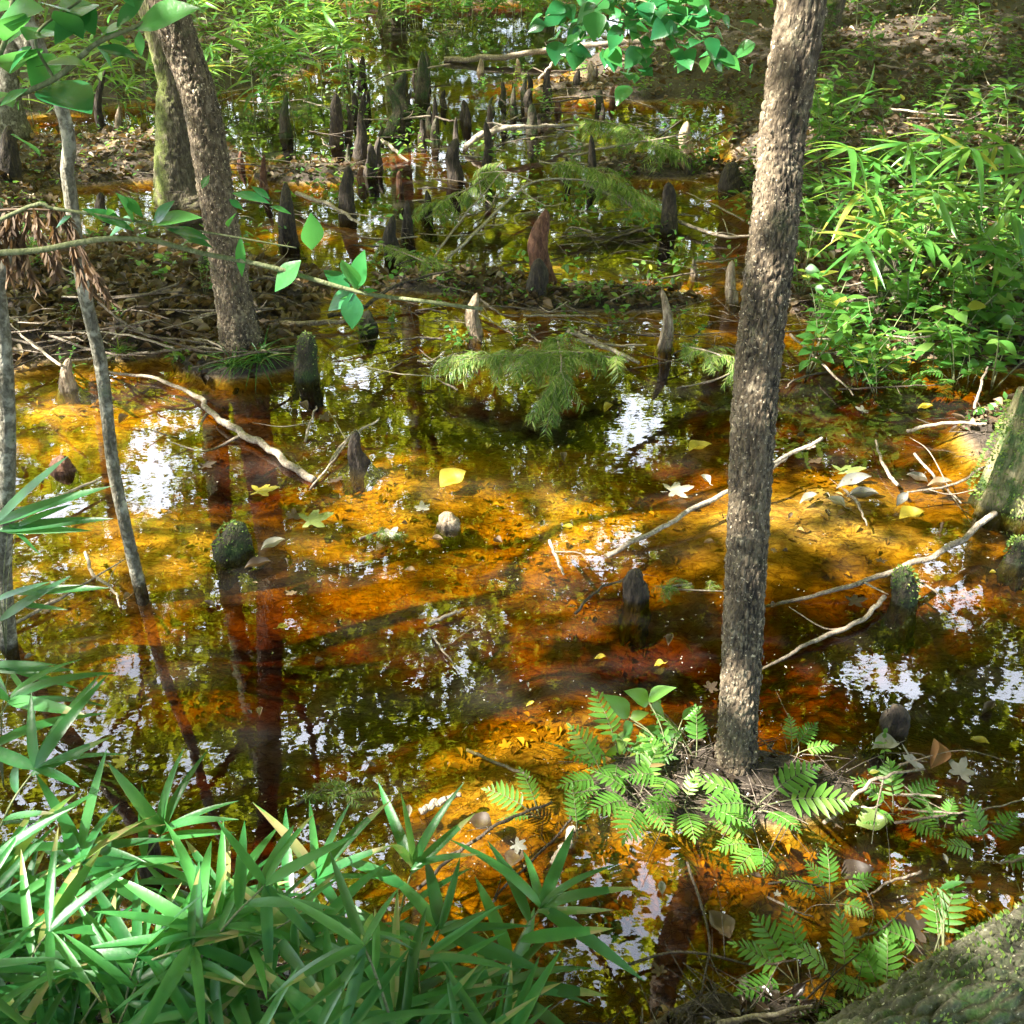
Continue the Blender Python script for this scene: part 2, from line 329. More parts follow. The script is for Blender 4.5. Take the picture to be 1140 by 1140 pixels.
# ------------------------------------------------------------------ ground
BANKS = [  # x, y, rx, ry, height
    (-2.75, 6.0, 1.75, .95, .2), (-1.45, 5.25, .42, .3, .1), (4.6, 8.6, 2.9, 3.5, .3), (2.9, 6.0, 1.2, .9, .16), (6.5, 14, 5, 5, .6),
    (-6.5, 14.5, 4.6, 4.2, .45), (0, 25, 14, 7.2, .8), (-1.4, .75, 1.7, .95, .2), (.62, 2.2, .5, .17, .045), (0, -1.6, 14, 2.7, .4),
    (-5.5, 7.2, 2.2, 2.5, .3), (1.35, 1.25, .5, .3, .06), (2.45, 4.25, .38, .4, .035), (-.35, 6.25, .5, .16, .05), (.5, 6.0, .75, .17, .04),
    (-3.4, 9.0, 1.2, .8, .12), (1.6, 11.6, 1.6, .5, .08), (-1.7, 8.6, .55, .28, .06), (.62, 1.40, .34, .15, .03), (2.6, 12.9, 2, 1.2, .2), (1.25, 8.8, .6, .35, .05)]
SHAL = [(-.05, 3.95, .75, .45, .06), (1.25, 3.7, .7, .5, .06), (-.1, 2.3, .45, .3, .10), (-1.7, 3.3, .7, .6, .06), (-2.1, 4.6, .9, .35, .07),
        (1.1, 2.75, .5, .25, .08), (.3, 3.3, .5, .2, .05), (1.0, 1.75, .35, .3, .07), (1.75, 6.4, .5, .7, .2), (-1.3, 7.4, .8, .5, .17), (.6, 12.1, 1.4, .7, .24), (-2.2, 9.3, 1.0, .4, .14), (-.9, 9.6, .5, .35, .15), (.2, 6.6, .5, .3, .15), (.9, 5.5, .5, .25, .12), (-4, 12, 2, .6, .2)]
DEEP = [(-.5, 2.85, .55, .3, .26), (.72, 2.95, .4, .2, .2), (1.6, 2.75, .7, .22, .24), (-.85, 2.35, .5, .3, .22), (.3, 4.95, 1.3, .38, .24), (-1.2, 4.2, .35, .3, .12), (-1.1, 3.1, .4, .2, .12), (.35, 3.35, .25, .15, .1), (1.3, 3.15, .5, .12, .12), (.75, 4.15, .3, .25, .1), (1.15, 2.2, .5, .2, .15), (.35, 1.6, .4, .35, .05)]
def H(x, y):
    x = np.asarray(x, float); y = np.asarray(y, float)
    b = -.125 - .13 * np.clip((y - 5.5) / 3, 0, 1) + (fbm(x * 1.1, y * 1.1, s=3) - .5) * (.17 - .08 * np.clip((y - 5.5) / 3, 0, 1)) + (fbm(x * 5, y * 7, s=9) - .5) * .05
    for cx, cy_, rx, ry, h in SHAL: b = b + h * np.exp(-(((x - cx) / rx) ** 2 + ((y - cy_) / ry) ** 2))
    for cx, cy_, rx, ry, h in DEEP: b = b - h * np.exp(-(((x - cx) / rx) ** 2 + ((y - cy_) / ry) ** 2))
    b = np.minimum(b, -.012)
    wob = (fbm(x * 1.7 + 40, y * 1.7, s=21) - .5) * .55
    for cx, cy_, rx, ry, h in BANKS:
        q = np.sqrt(((x - cx) / rx) ** 2 + ((y - cy_) / ry) ** 2) + wob * min(1, .6 / min(rx, ry)) 
        k = np.clip((1.25 - q) / .5, 0, 1); k = k * k * (3 - 2 * k)
        top = h * (.35 + .65 * np.clip(1.15 - q, 0, 1) * 1.3) + (fbm(x * 6, y * 6, s=31) - .5) * .06
        b = np.maximum(b, b * (1 - k) + top * k)
    return b
def Hs(x, y): return float(H(np.array([x]), np.array([y]))[0])
nx, ny = 460, 560
v_ = np.linspace(-1, 1, nx); sx = np.sinh(v_ * 3.2) / np.sinh(3.2)
yy = np.concatenate([np.linspace(-7, .8, 40)[:-1], np.linspace(.8, 7, 300)[:-1], 7 + 93 * np.linspace(0, 1, 222) ** 2.2])
wid = 9 + np.maximum(yy, 0) * .9
X = sx[None] * wid[:, None]; Y = np.repeat(yy[:, None], nx, 1)
Z = H(X, Y); ny = len(yy)
g = MB(); i = np.arange(ny - 1)[:, None] * nx; j = np.arange(nx - 1)[None]
g.add(np.stack([X, Y, Z], -1).reshape(-1, 3), np.stack([i + j, i + j + 1, i + nx + j + 1, i + nx + j], -1).reshape(-1, 4), 0)
tag(g.build('ground', M['ground']), kind='structure')
g = MB(); xa, xb, ya, yb, zb = -60, 60, -6.8, 60, -1.2
g.add([[xa, ya, 0], [xb, ya, 0], [xb, yb, 0], [xa, yb, 0], [xa, ya, zb], [xb, ya, zb], [xb, yb, zb], [xa, yb, zb]],
      [[0, 1, 2, 3], [7, 6, 5, 4], [0, 4, 5, 1], [1, 5, 6, 2], [2, 6, 7, 3], [3, 7, 4, 0]], 0)
tag(g.build('water', M['water'], smooth=False), kind='structure')
# ------------------------------------------------------------------ trees: trunks in view, and those beside and beyond whose crowns shade and mirror in the water
def bark_disp(sx=28., sz=14., amp=.09, lump=.06, flare=0., flen=.25, seed=0, plates=1.):
    def f(th, L, r):
        x, y = np.cos(th) * r * sx * plates, np.sin(th) * r * sx * plates; z = L * sz
        wx = (fbm(x * .7, y * .7, z * .7, s=seed + 5, o=2) - .5) * 1.3
        d1, d2 = worley(x + wx, y + wx, z, seed)
        e = np.clip((d2 - d1) * 2.2, 0, 1); md = .35 + 1.3 * fbm(np.cos(th) + 7, np.sin(th), L * 4, s=seed + 11, o=2)
        o = r * (1 + lump * 2 * (fbm(np.cos(th) * 1.5 + 9, np.sin(th) * 1.5, L * 3, s=seed + 3) - .5) + amp * md * (e - .6) + amp * .9 * (fbm(x * 2.5, y * 2.5, z * 1.8, s=seed + 8, o=3) - .5))
        if flare: o = o * (1 + flare * np.exp(-L / flen) * (1 + .45 * np.cos(th * 5 + seed)))
        return o
    return f
TREES = []   # (root, x, y) of every crown bearing tree
def trunk_tree(name, pts, rad, label, material, nr=48, n=260, disp=None, top=None, group=None, crown=True, limbs=5, cat='tree'):
    pts = [np.array(p, float) for p in pts]; b = pts[0].copy(); b[2] = min(b[2], 0)
    root = thing(name, b, label, cat, group)
    if top is not None: pts = pts + [np.array(t, float) for t in top]
    mb = MB(); c = tube(mb, pts, rad, nr, n, disp, 0, hval=True)
    mb.build('trunk', material, root)
    if crown:
        TREES.append((root, c[-1][0], c[-1][1]))
        for k in range(limbs):
            hi = c[c[:, 2] > max(3.6, c[-1][2] * .55)]; s = hi[int((len(hi) - 1) * k / limbs)]
            a = rng.uniform(0, 6.28); L = rng.uniform(1.2, 2.4); e = s + np.array([math.cos(a) * L, math.sin(a) * L, L * .8])
            lb = MB(); mid = (s + e) / 2 + rng.normal(0, .12, 3); r0 = np.interp(s[2], [0, 8], [rad[0], rad[-1]]) * .5
            tube(lb, [s, mid, e], [r0, r0 * .6, r0 * .2], 7, 12)
            lb.build('limb', M['bark'], root)
    return root
tr_main = trunk_tree('tree', [(0.70, 2.27, -.1), P(822, 800, 2.28), P(830, 640, 2.38), P(842, 430, 2.5), P(862, 250, 2.62), P(893, 0, 2.8)],
    [.074, .058, .057, .059, .060, .058, .058, .055, .05, .04], 'rough-barked slender tree in the right foreground, its foot among ferns', M['bark'], 110, 760,
    bark_disp(80, 30, .12, .07, .7, .05, 1), [(.85, 3.2, 4.2), (.9, 3.3, 6.5), (.8, 3.2, 8.3)])
tr_lean = trunk_tree('tree', [(-1.44, 5.15, -.08), P(272, 390, 5.15), P(258, 320, 5.15), P(243, 230, 5.15), P(222, 110, 5.15), P(186, 0, 5.15)],
    [.13, .105, .093, .087, .084, .081, .08, .075, .06, .05], 'speckled curving tree leaning left with grass tufts round its flared foot', M['bark'], 90, 520,
    bark_disp(54, 24, .11, .06, .5, .16, 2), [(-1.75, 5.1, 3.4), (-2.1, 5.1, 5.5), (-2.0, 5.2, 8)])
def flakes(root, n, zmax, size):
    tk = [c for c in root.children if c.name.startswith('trunk')][0]; me = tk.data; co = np.zeros(len(me.vertices) * 3); me.vertices.foreach_get('co', co); co = co.reshape(-1, 3) + np.array(root.location)
    no = np.zeros(len(me.vertices) * 3, dtype=np.float32); me.vertices.foreach_get('normal', no); no = no.reshape(-1, 3).astype(float)
    ok = np.where((co[:, 2] < zmax) & (co[:, 2] > .02))[0]; k = rng.choice(ok, n); d = np.stack([rng.normal(0, .25, n), rng.normal(0, .25, n), np.where(rng.random(n) < .5, 1., -1.)], 1) + no[k] * rng.uniform(.1, .7, n)[:, None]
    mb = MB(); s = rng.uniform(*size, n); inst(mb, OVATE[0] * [1, 1, 1.5], OVATE[1], co[k], basis(d, no[k]), s); o = mb.build('bark_flakes', M['flake'], tk); o['kind'] = 'stuff'
M['flake'] = bark_mat('bark_flake', (.06, .048, .032), (.15, .125, .085), (.28, .25, .19), None, 1.5, 1, .6)
flakes(tr_main, 1300, 2.6, (.005, .018)); flakes(tr_lean, 900, 2.4, (.007, .02))
tr_moss = trunk_tree('tree', [(-2.5, 7.95, -.1), P(197, 200, 7.95), P(194, 120, 7.95), P(188, 60, 7.95)],
    [.19, .145, .125, .12, .10, .07], 'straight dark trunk with yellow-green moss on its sunlit side, behind the leaning tree', M['bark_mossy'], 60, 260,
    bark_disp(40, 14, .08, .05, .3, .3, 3), [(-2.7, 8, 3.2), (-2.8, 8, 7.8)])
tr_sap = trunk_tree('sapling', [(-1.45, 3.22, -.12), P(143, 600, 3.22), P(126, 520, 3.22), P(113, 410, 3.22), P(93, 320, 3.2), P(76, 200, 3.2), P(62, 100, 3.2)],
    [.026, .023, .0225, .022, .021, .020, .019, .017, .012], 'thin pale-lichened sapling standing in the water at left, bent twice along its length', M['bark_sap'], 20, 160,
    bark_disp(90, 40, .07, .1, .1, .05, 4), [(-1.5, 3.25, 2.8), (-1.4, 3.3, 4.6)], limbs=2)
tr_edge = trunk_tree('sapling', [(-1.83, 2.86, -.1), P(3, 640, 2.86), P(7, 540, 2.86), P(6, 440, 2.86), P(-4, 330, 2.86), P(-30, 200, 2.86)],
    [.034, .030, .028, .027, .027, .026, .022, .015], 'smooth grey-green sapling trunk at the left border of the picture', M['bark_sap'], 24, 160,
    bark_disp(60, 30, .04, .08, .1, .05, 5), [(-2.2, 2.9, 2.8), (-2.3, 3.0, 4.8)], limbs=2)
g0 = G(927, 78); tr_b = trunk_tree('tree', [g0 - [0, 0, .1], P(925, 40, g0[1]), P(928, 0, g0[1])], [.2, .14, .13, .11, .08],
    'pale trunk at the far bank just right of the rough-barked tree', M['bark_mossy'], 40, 160, bark_disp(30, 10, .06, .05, .3, .3, 6), [(3.9, g0[1], 3), (4.0, g0[1], 8)])
g0 = G(838, 32); tr_c = trunk_tree('tree', [g0 - [0, 0, .1], P(840, 8, g0[1])], [.5, .3, .26, .2], 'broad dark swollen trunk base at the top edge left of the rough-barked tree', M['bark_mossy'], 60, 160,
    bark_disp(14, 5, .06, .08, .4, .4, 7), [(g0[0] + .1, g0[1], 3), (g0[0], g0[1], 9)])
g0 = G(437, 24); tr_d = trunk_tree('tree', [g0 - [0, 0, .1], P(436, 5, g0[1])], [.26, .17, .16, .12], 'dark distant trunk foot at the top edge above the group of knees', M['bark_mossy'], 40, 120,
    bark_disp(20, 7, .06, .06, .3, .3, 8), [(g0[0], g0[1], 3), (g0[0], g0[1] + .3, 9)])
g0 = G(12, 150); tr_e = trunk_tree('tree', [g0 - [0, 0, .1], P(8, 100, g0[1]), P(15, 40, g0[1]), P(20, 0, g0[1])], [.17, .09, .075, .07, .05], 'slim grey trunk in the upper left corner behind broad leaves', M['bark_sap'], 30, 160,
    bark_disp(40, 14, .06, .06, .3, .2, 9), [(g0[0], g0[1], 5), (g0[0], g0[1], 8)], limbs=3)
OFF = [(-6.2, .6), (-7.5, 4.2), (-4.9, -2.2), (-9, 8), (-9.5, 0), (-8.5, 13), (6.5, 3.5), (8.5, 9), (9.5, 15), (-12, 4), (5.2, 20), (0.5, 20.5), (-4.5, 21), (-9, 20), (11, 21), (2.8, 25), (-2.2, 26), (-7, 28), (7.5, 27), (13, 29), (-13, 27), (-13, 14), (14, 12)]
for k, (x, y) in enumerate(OFF):
    z = Hs(x, y); hgt = 8 + rng.random() * 2
    trunk_tree('tree', [(x, y, z - .1), (x + rng.normal(0, .1), y, 2), (x + rng.normal(0, .25), y + rng.normal(0, .2), 5), (x + rng.normal(0, .4), y, hgt)], [.24, .16, .14, .1, .05],
        'tall forest tree beyond the picture whose crown mirrors in the water', M['bark_mossy'], 20, 60, bark_disp(14, 5, .05, .05, .3, .3, 20 + k), group='forest trees around the pool', limbs=6)
# ------------------------------------------------------------------ crowns: leaf sprays through the volume, with gaps carved into their shape to place sun pools and sky reflections
LIT = [  # sunlit spots: photo x, y, radius x, radius y (px) on the water level
    (60, 470, 75, 40), (150, 470, 60, 30), (60, 560, 50, 40), (100, 690, 100, 60), (30, 620, 50, 60), (230, 500, 60, 40), (240, 740, 60, 26), (60, 780, 70, 40), (330, 560, 60, 35),
    (200, 610, 80, 35), (450, 510, 90, 40), (560, 560, 110, 55), (500, 620, 110, 40), (600, 480, 60, 20), (560, 700, 80, 50), (640, 640, 70, 45), (690, 560, 60, 45), (760, 530, 70, 60),
    (760, 620, 60, 60), (900, 560, 90, 50), (960, 540, 100, 50), (900, 650, 100, 50), (1000, 610, 90, 45), (1090, 600, 60, 60), (930, 730, 80, 50), (880, 800, 50, 30), (1080, 690, 60, 30),
    (560, 760, 70, 30), (540, 880, 60, 30), (520, 960, 70, 55), (450, 930, 60, 25), (300, 880, 40, 20), (620, 840, 50, 22), (700, 860, 80, 35), (850, 880, 70, 22), (830, 920, 40, 30), (930, 1055, 50, 26),
    (930, 990, 40, 20), (1050, 1030, 40, 40), (720, 790, 60, 40), (880, 1000, 50, 40), (1040, 840, 60, 22), (1100, 1000, 30, 30),
    (960, 470, 35, 14), (900, 320, 50, 26), (830, 270, 70, 16), (620, 350, 60, 12), (680, 385, 60, 10), (370, 250, 50, 12), (300, 190, 60, 14), (450, 75, 60, 14), (620, 88, 90, 14), (560, 300, 40, 12),
    (350, 90, 90, 26), (280, 60, 60, 20), (520, 60, 60, 14), (330, 130, 60, 16), (250, 130, 30, 16), (150, 150, 40, 10), (60, 130, 60, 14), (360, 150, 50, 12), (420, 210, 40, 10), (500, 370, 40, 12), (745, 350, 20, 20),
    (1060, 50, 60, 12), (960, 60, 40, 10), (1110, 100, 40, 16), (820, 50, 30, 10), (560, 20, 60, 14), (700, 20, 60, 14), (1090, 200, 40, 20), (1010, 310, 50, 12), (1080, 300, 40, 14), (760, 270, 30, 8), (1125, 480, 30, 40)]
LIT3 = [(P(878, 90, 2.75), .10), (P(868, 180, 2.68), .09), (P(885, 20, 2.8), .10), (P(1000, 190, 6.3), .45), (P(1060, 230, 6.3), .4), (P(960, 260, 6.2), .3), (P(1120, 190, 6.3), .3), (P(1110, 100, 8), .3), (P(700, 40, 3.2), .14), (P(790, 60, 3.2), .1),
        (P(180, 130, 7.9), .25), (P(75, 420, 4.9), .2), (P(1120, 450, 4.3), .25), (P(230, 90, 5.1), .12), (P(740, 335, 6.3), .15), (P(530, 350, 6.3), .12), (P(60, 60, 2.3), .1), (P(130, 30, 2.3), .08),
        (P(60, 930, 1.6), .09), (P(250, 990, 1.6), .08), (P(420, 1010, 1.6), .08), (P(80, 1010, 1.5), .07), (P(250, 1100, 1.4), .06), (P(700, 770, 2.3), .12), (P(60, 560, 2.8), .12), (P(60, 660, 2.7), .1), (P(150, 960, 1.5), .07), (P(340, 940, 1.7), .07), (P(700, 870, 2.2), .13),
        (P(920, 150, 6.5), .2), (P(300, 30, 13), 1.2), (P(420, 60, 12), .8), (P(640, 50, 13), .8), (P(1050, 60, 12), 1.), (P(980, 100, 9), .5), (P(700, 130, 9.5), .6), (P(560, 130, 9.5), .4), (P(450, 170, 8.5), .4), (P(820, 120, 9), .4), (P(1050, 250, 6), .5), (P(950, 250, 6.2), .3), (P(1000, 380, 5.4), .3), (P(300, 50, 11), .8), (P(360, 90, 9), .55), (P(240, 90, 9), .35), (P(60, 80, 9), .45), (P(140, 110, 8.5), .3), (P(460, 20, 15), .7), (P(1000, 330, 5.8), .2), (P(1050, 320, 5.8), .2), (P(1100, 130, 8.5), .4), (P(930, 120, 9), .3),
        (P(850, 900, 2.1), .1), (P(840, 940, 2.0), .07), (P(920, 1000, 1.8), .07), (P(930, 1060, 1.65), .08), (P(600, 890, 2.2), .08), (P(1040, 1020, 1.75), .09), (P(740, 870, 2.2), .1), (P(780, 800, 2.35), .08), (P(20, 560, 2.8), .1), (P(390, 310, 2.45), .05),
        (P(640, 30, 3.15), .12), (P(740, 40, 3.15), .12), (P(75, 100, 1.9), .06), (P(1130, 1040, 1.6), .12)]
SKYG = [(170, 520, 34, 75), (172, 500, 18, 60), (705, 480, 38, 50), (680, 610, 55, 32), (420, 640, 26, 20), (700, 1000, 75, 110), (640, 1050, 60, 90), (1060, 650, 55, 60), (970, 760, 70, 40), (60, 830, 50, 26), (350, 810, 40, 22), (330, 450, 40, 14),
        (720, 335, 26, 24), (205, 850, 40, 30), (480, 690, 20, 16), (860, 790, 30, 25), (150, 750, 18, 60), (1120, 770, 40, 30), (60, 570, 50, 20), (390, 420, 30, 20), (1000, 1000, 30, 60), (770, 780, 20, 20), (30, 300, 60, 60), (140, 370, 80, 50), (1090, 860, 30, 20)]
lx, ly, lr = [], [], []
lit_c = []
for k in range(380):
    LIT.append((rng.uniform(0, 1140), rng.uniform(0, 445) ** 1.0, rng.uniform(8, 30), rng.uniform(3, 9)))
for k in range(150):
    LIT.append((rng.uniform(0, 1140), rng.uniform(560, 1140), rng.uniform(7, 22), rng.uniform(6, 18)))
for px, py, rx, ry in LIT:
    c = G(px, py); ax = rx * depth(c) / F; ay = abs(G(px, py - ry)[1] - G(px, py + ry)[1]) / 2
    lit_c.append((c[0], c[1], ax, ay, 0))
for p, r in LIT3:
    q = p - S * p[2] / S[2]; e_ = .07 if (p[1] < 2.2 and p[2] < .9) else .26; lit_c.append((q[0], q[1], r + e_, r + e_, 1))
def carve(Q, keep_noise=True):
    """which spray positions stay: False inside the gaps"""
    q = Q - S[None] * (Q[:, 2] / S[2])[:, None]
    m = np.zeros(len(Q)); edge = (fbm(q[:, 0] * 6, q[:, 1] * 6, s=50, o=3) - .5) * 1.9 + (vnoise(q[:, 0] * 10, q[:, 1] * 10, s=57) > .7) * .9
    for cx, cy_, ax, ay, solid in lit_c:
        d = np.sqrt(((q[:, 0] - cx) / (ax * .9 + .09)) ** 2 + ((q[:, 1] - cy_) / (ay * .9 + .09)) ** 2)
        m = np.maximum(m, (d + edge * (.6 if solid else 1) < 1.12) * 1.)
    keep = m < .5
    leak = rng.random(len(Q)) < .02; keep |= leak
    Q2 = Q.copy(); Q2[:, 2] *= -1; px, py = project(Q2)
    e2 = (fbm(px / 14, py / 14, s=70, o=4) - .5) * 2.6
    for gx, gy, rx, ry in SKYG:
        keep &= ~((((px - gx) / rx) ** 2 + ((py - gy) / ry) ** 2 + e2 < .95) & (px > -200) & (px < 1340) & (rng.random(len(Q)) < .95))
    return keep
def spray_t(n, spread, size, seed, cup=.35):
    r = np.random.default_rng(seed); V, Fc = [], []
    for k in range(n):
        a = r.uniform(0, 6.28); d = np.array([math.cos(a), math.sin(a), r.uniform(-cup, cup)]); d /= np.linalg.norm(d)
        p = r.normal(0, 1, 3) * spread * np.array([1, 1, .45])
        up = np.array([r.normal(0, .35), r.normal(0, .35), 1.]); Bm = basis(d[None], up[None])[0]
        V.append(DIA[0] * size * r.uniform(.7, 1.25) @ Bm + p); Fc.append(DIA[1] + k * 4)
    return np.concatenate(V), np.concatenate(Fc)
def canopy_points(n, xr, yr, zr, thr, sc, seed):
    Q = np.stack([rng.uniform(*xr, n), rng.uniform(*yr, n), rng.uniform(*zr, n)], 1)
    d = fbm(Q[:, 0] * sc, Q[:, 1] * sc, Q[:, 2] * sc, s=seed, o=3)
    return Q[d > thr]
roots = np.array([[t[1], t[2]] for t in TREES]); crown_mb = [MB() for _ in TREES]
def add_crown(Q, tmpl, size):
    Q = Q[carve(Q)]
    # never in front of the lens: nothing of a crown inside the camera's frame
    px, py = project(Q); f = Q[:, 1] * cP - (Q[:, 2] - CAM_H) * sP
    Q = Q[~((f > 0) & (px > -90) & (px < 1230) & (py > -60) & (py < 1300))]
    near = np.argmin((Q[:, None, 0] - roots[None, :, 0]) ** 2 + (Q[:, None, 1] - roots[None, :, 1]) ** 2, 1)
    for k in range(len(TREES)):
        q = Q[near == k]
        if not len(q): continue
        which = rng.integers(0, len(tmpl), len(q))
        for j, (tv, tf) in enumerate(tmpl):
            qq = q[which == j]
            if not len(qq): continue
            a = rng.uniform(0, 6.28, len(qq)); d = np.stack([np.cos(a), np.sin(a), rng.normal(0, .2, len(qq))], 1)
            up = np.stack([rng.normal(0, .25, len(qq)), rng.normal(0, .25, len(qq)), np.ones(len(qq))], 1)
            sc_ = size * rng.uniform(.75, 1.25, len(qq))
            V = np.einsum('nki,nij->nkj', tv[None] * sc_[:, None, None], basis(d, up)) + qq[:, None]
            ff = (tf[None] + (np.arange(len(qq)) * len(tv))[:, None, None]).reshape(-1, 3)
            crown_mb[k].add(V.reshape(-1, 3), ff, rng.random(len(ff)))
SPR = [spray_t(9, .13, .12, s) for s in range(4)]
SPRB = [spray_t(9, .24, .24, s + 10) for s in range(3)]
add_crown(canopy_points(36000, (-11, 5), (-5, 13), (4.2, 8.5), .44, .9, 100), SPR, 1.0)           # over the pool and towards the sun
add_crown(canopy_points(15000, (-12, 6), (-6, 14), (6, 9.5), .42, .7, 101), SPRB, 1.0)
add_crown(canopy_points(20000, (-9, 9), (9, 17), (4.5, 9.5), .46, .7, 102), SPR, 1.15)
add_crown(canopy_points(26000, (-22, 22), (17.5, 34), (1.0, 13), .40, .45, 103), SPRB, 1.25)       # forest wall beyond
add_crown(canopy_points(3000, (5, 14), (-2, 14), (2.5, 9), .48, .5, 104), SPRB, 1.1)
for k, (root, _, _) in enumerate(TREES):
    if crown_mb[k].n: crown_mb[k].build('crown', M['canopy'], root, smooth=False)
print('canopy faces', sum(len(f) for m_ in crown_mb for f in m_.F))
# ------------------------------------------------------------------ cypress knees
KPROF = {'point': ([0, .12, .3, .55, .78, .92, 1], [1.3, 1.0, .86, .72, .52, .36, .1]),
         'round': ([0, .12, .3, .6, .82, .94, 1], [1.15, 1.0, .92, .82, .66, .42, .08]),
         'flare': ([0, .1, .25, .5, .75, .92, 1], [1.6, 1.05, .75, .55, .42, .28, .08]),
         'lump': ([0, .2, .4, .7, .85, .95, 1], [1.4, 1.2, 1.05, .8, .6, .35, .1])}
def knee(px, top, base, wpx, label, kind='point', m='knee', lean=0., cat='cypress knee', group='cypress knees standing in the water'):
    base = base - .3 * (base - top) if G(px, base)[1] < 5 else base
    b = G(px, base); t = P(px + lean, top, b[1]); hgt = max(t[2], .05); r = wpx / 2 * depth(b) / F
    z0 = min(-.03, Hs(b[0], b[1]) - .04); if_bank = Hs(b[0], b[1])
    root = thing('cypress_knee', (b[0], b[1], 0), label, cat, group)
    near = b[1] < 5.5; nr, n = (44, 60) if near else (22, 30)
    ks, kr = KPROF[kind]; sd = int(rng.integers(1000)); bx = rng.normal(0, .09) * hgt; by = rng.normal(0, .07) * hgt
    pts = [(b[0], b[1], z0), (b[0] + bx * .2, b[1], 0.0), (b[0] + bx + (t[0] - b[0]) * .4, b[1] + by, hgt * .5), (t[0], b[1], hgt)]
    tt = np.concatenate([[0, .12], .14 + .86 * np.array(ks[1:])])
    rad = np.interp(np.linspace(0, 1, 40), tt, np.concatenate([[kr[0] * 1.25, kr[0]], kr[1:]])) * r
    fl = rng.integers(4, 8)
    def disp(th, L, q):
        x, y = np.cos(th), np.sin(th); h = L / (hgt - z0)
        o = q * (1 + .16 * np.cos(th * fl + sd + 2 * h) * (1 - h) + .55 * (fbm(x * 1.2 + 5, y * 1.2, h * 3, s=sd) - .5) + .34 * (fbm(x * 4 + 5, y * 4, h * 9, s=sd + 2) - .5))
        return o * (1 + .10 * (fbm(x * 11, y * 11, h * 22, s=sd + 4) - .5) * (2 if near else 1))
    mb = MB(); tube(mb, pts, rad, nr, n, disp, .5); kw = mb.build('knee_wood', M[m], root)
    if m == 'knee_moss' and near:
        mo = MB(); k = 160; a = rng.uniform(0, 6.28, k); h = rng.random(k) ** .6
        rr = np.interp(h, ks, kr) * r * .95
        pos = np.stack([b[0] + (t[0] - b[0]) * h + np.cos(a) * rr, b[1] + np.sin(a) * rr, h * hgt], 1); d = np.stack([np.cos(a), np.sin(a), rng.uniform(-.2, .9, k)], 1)
        inst(mo, DIA[0], DIA[1], pos, basis(d, rdir(k)), rng.uniform(.008, .018, k)); tag(mo.build('moss', M['needle'], kw), kind='stuff')
    return root
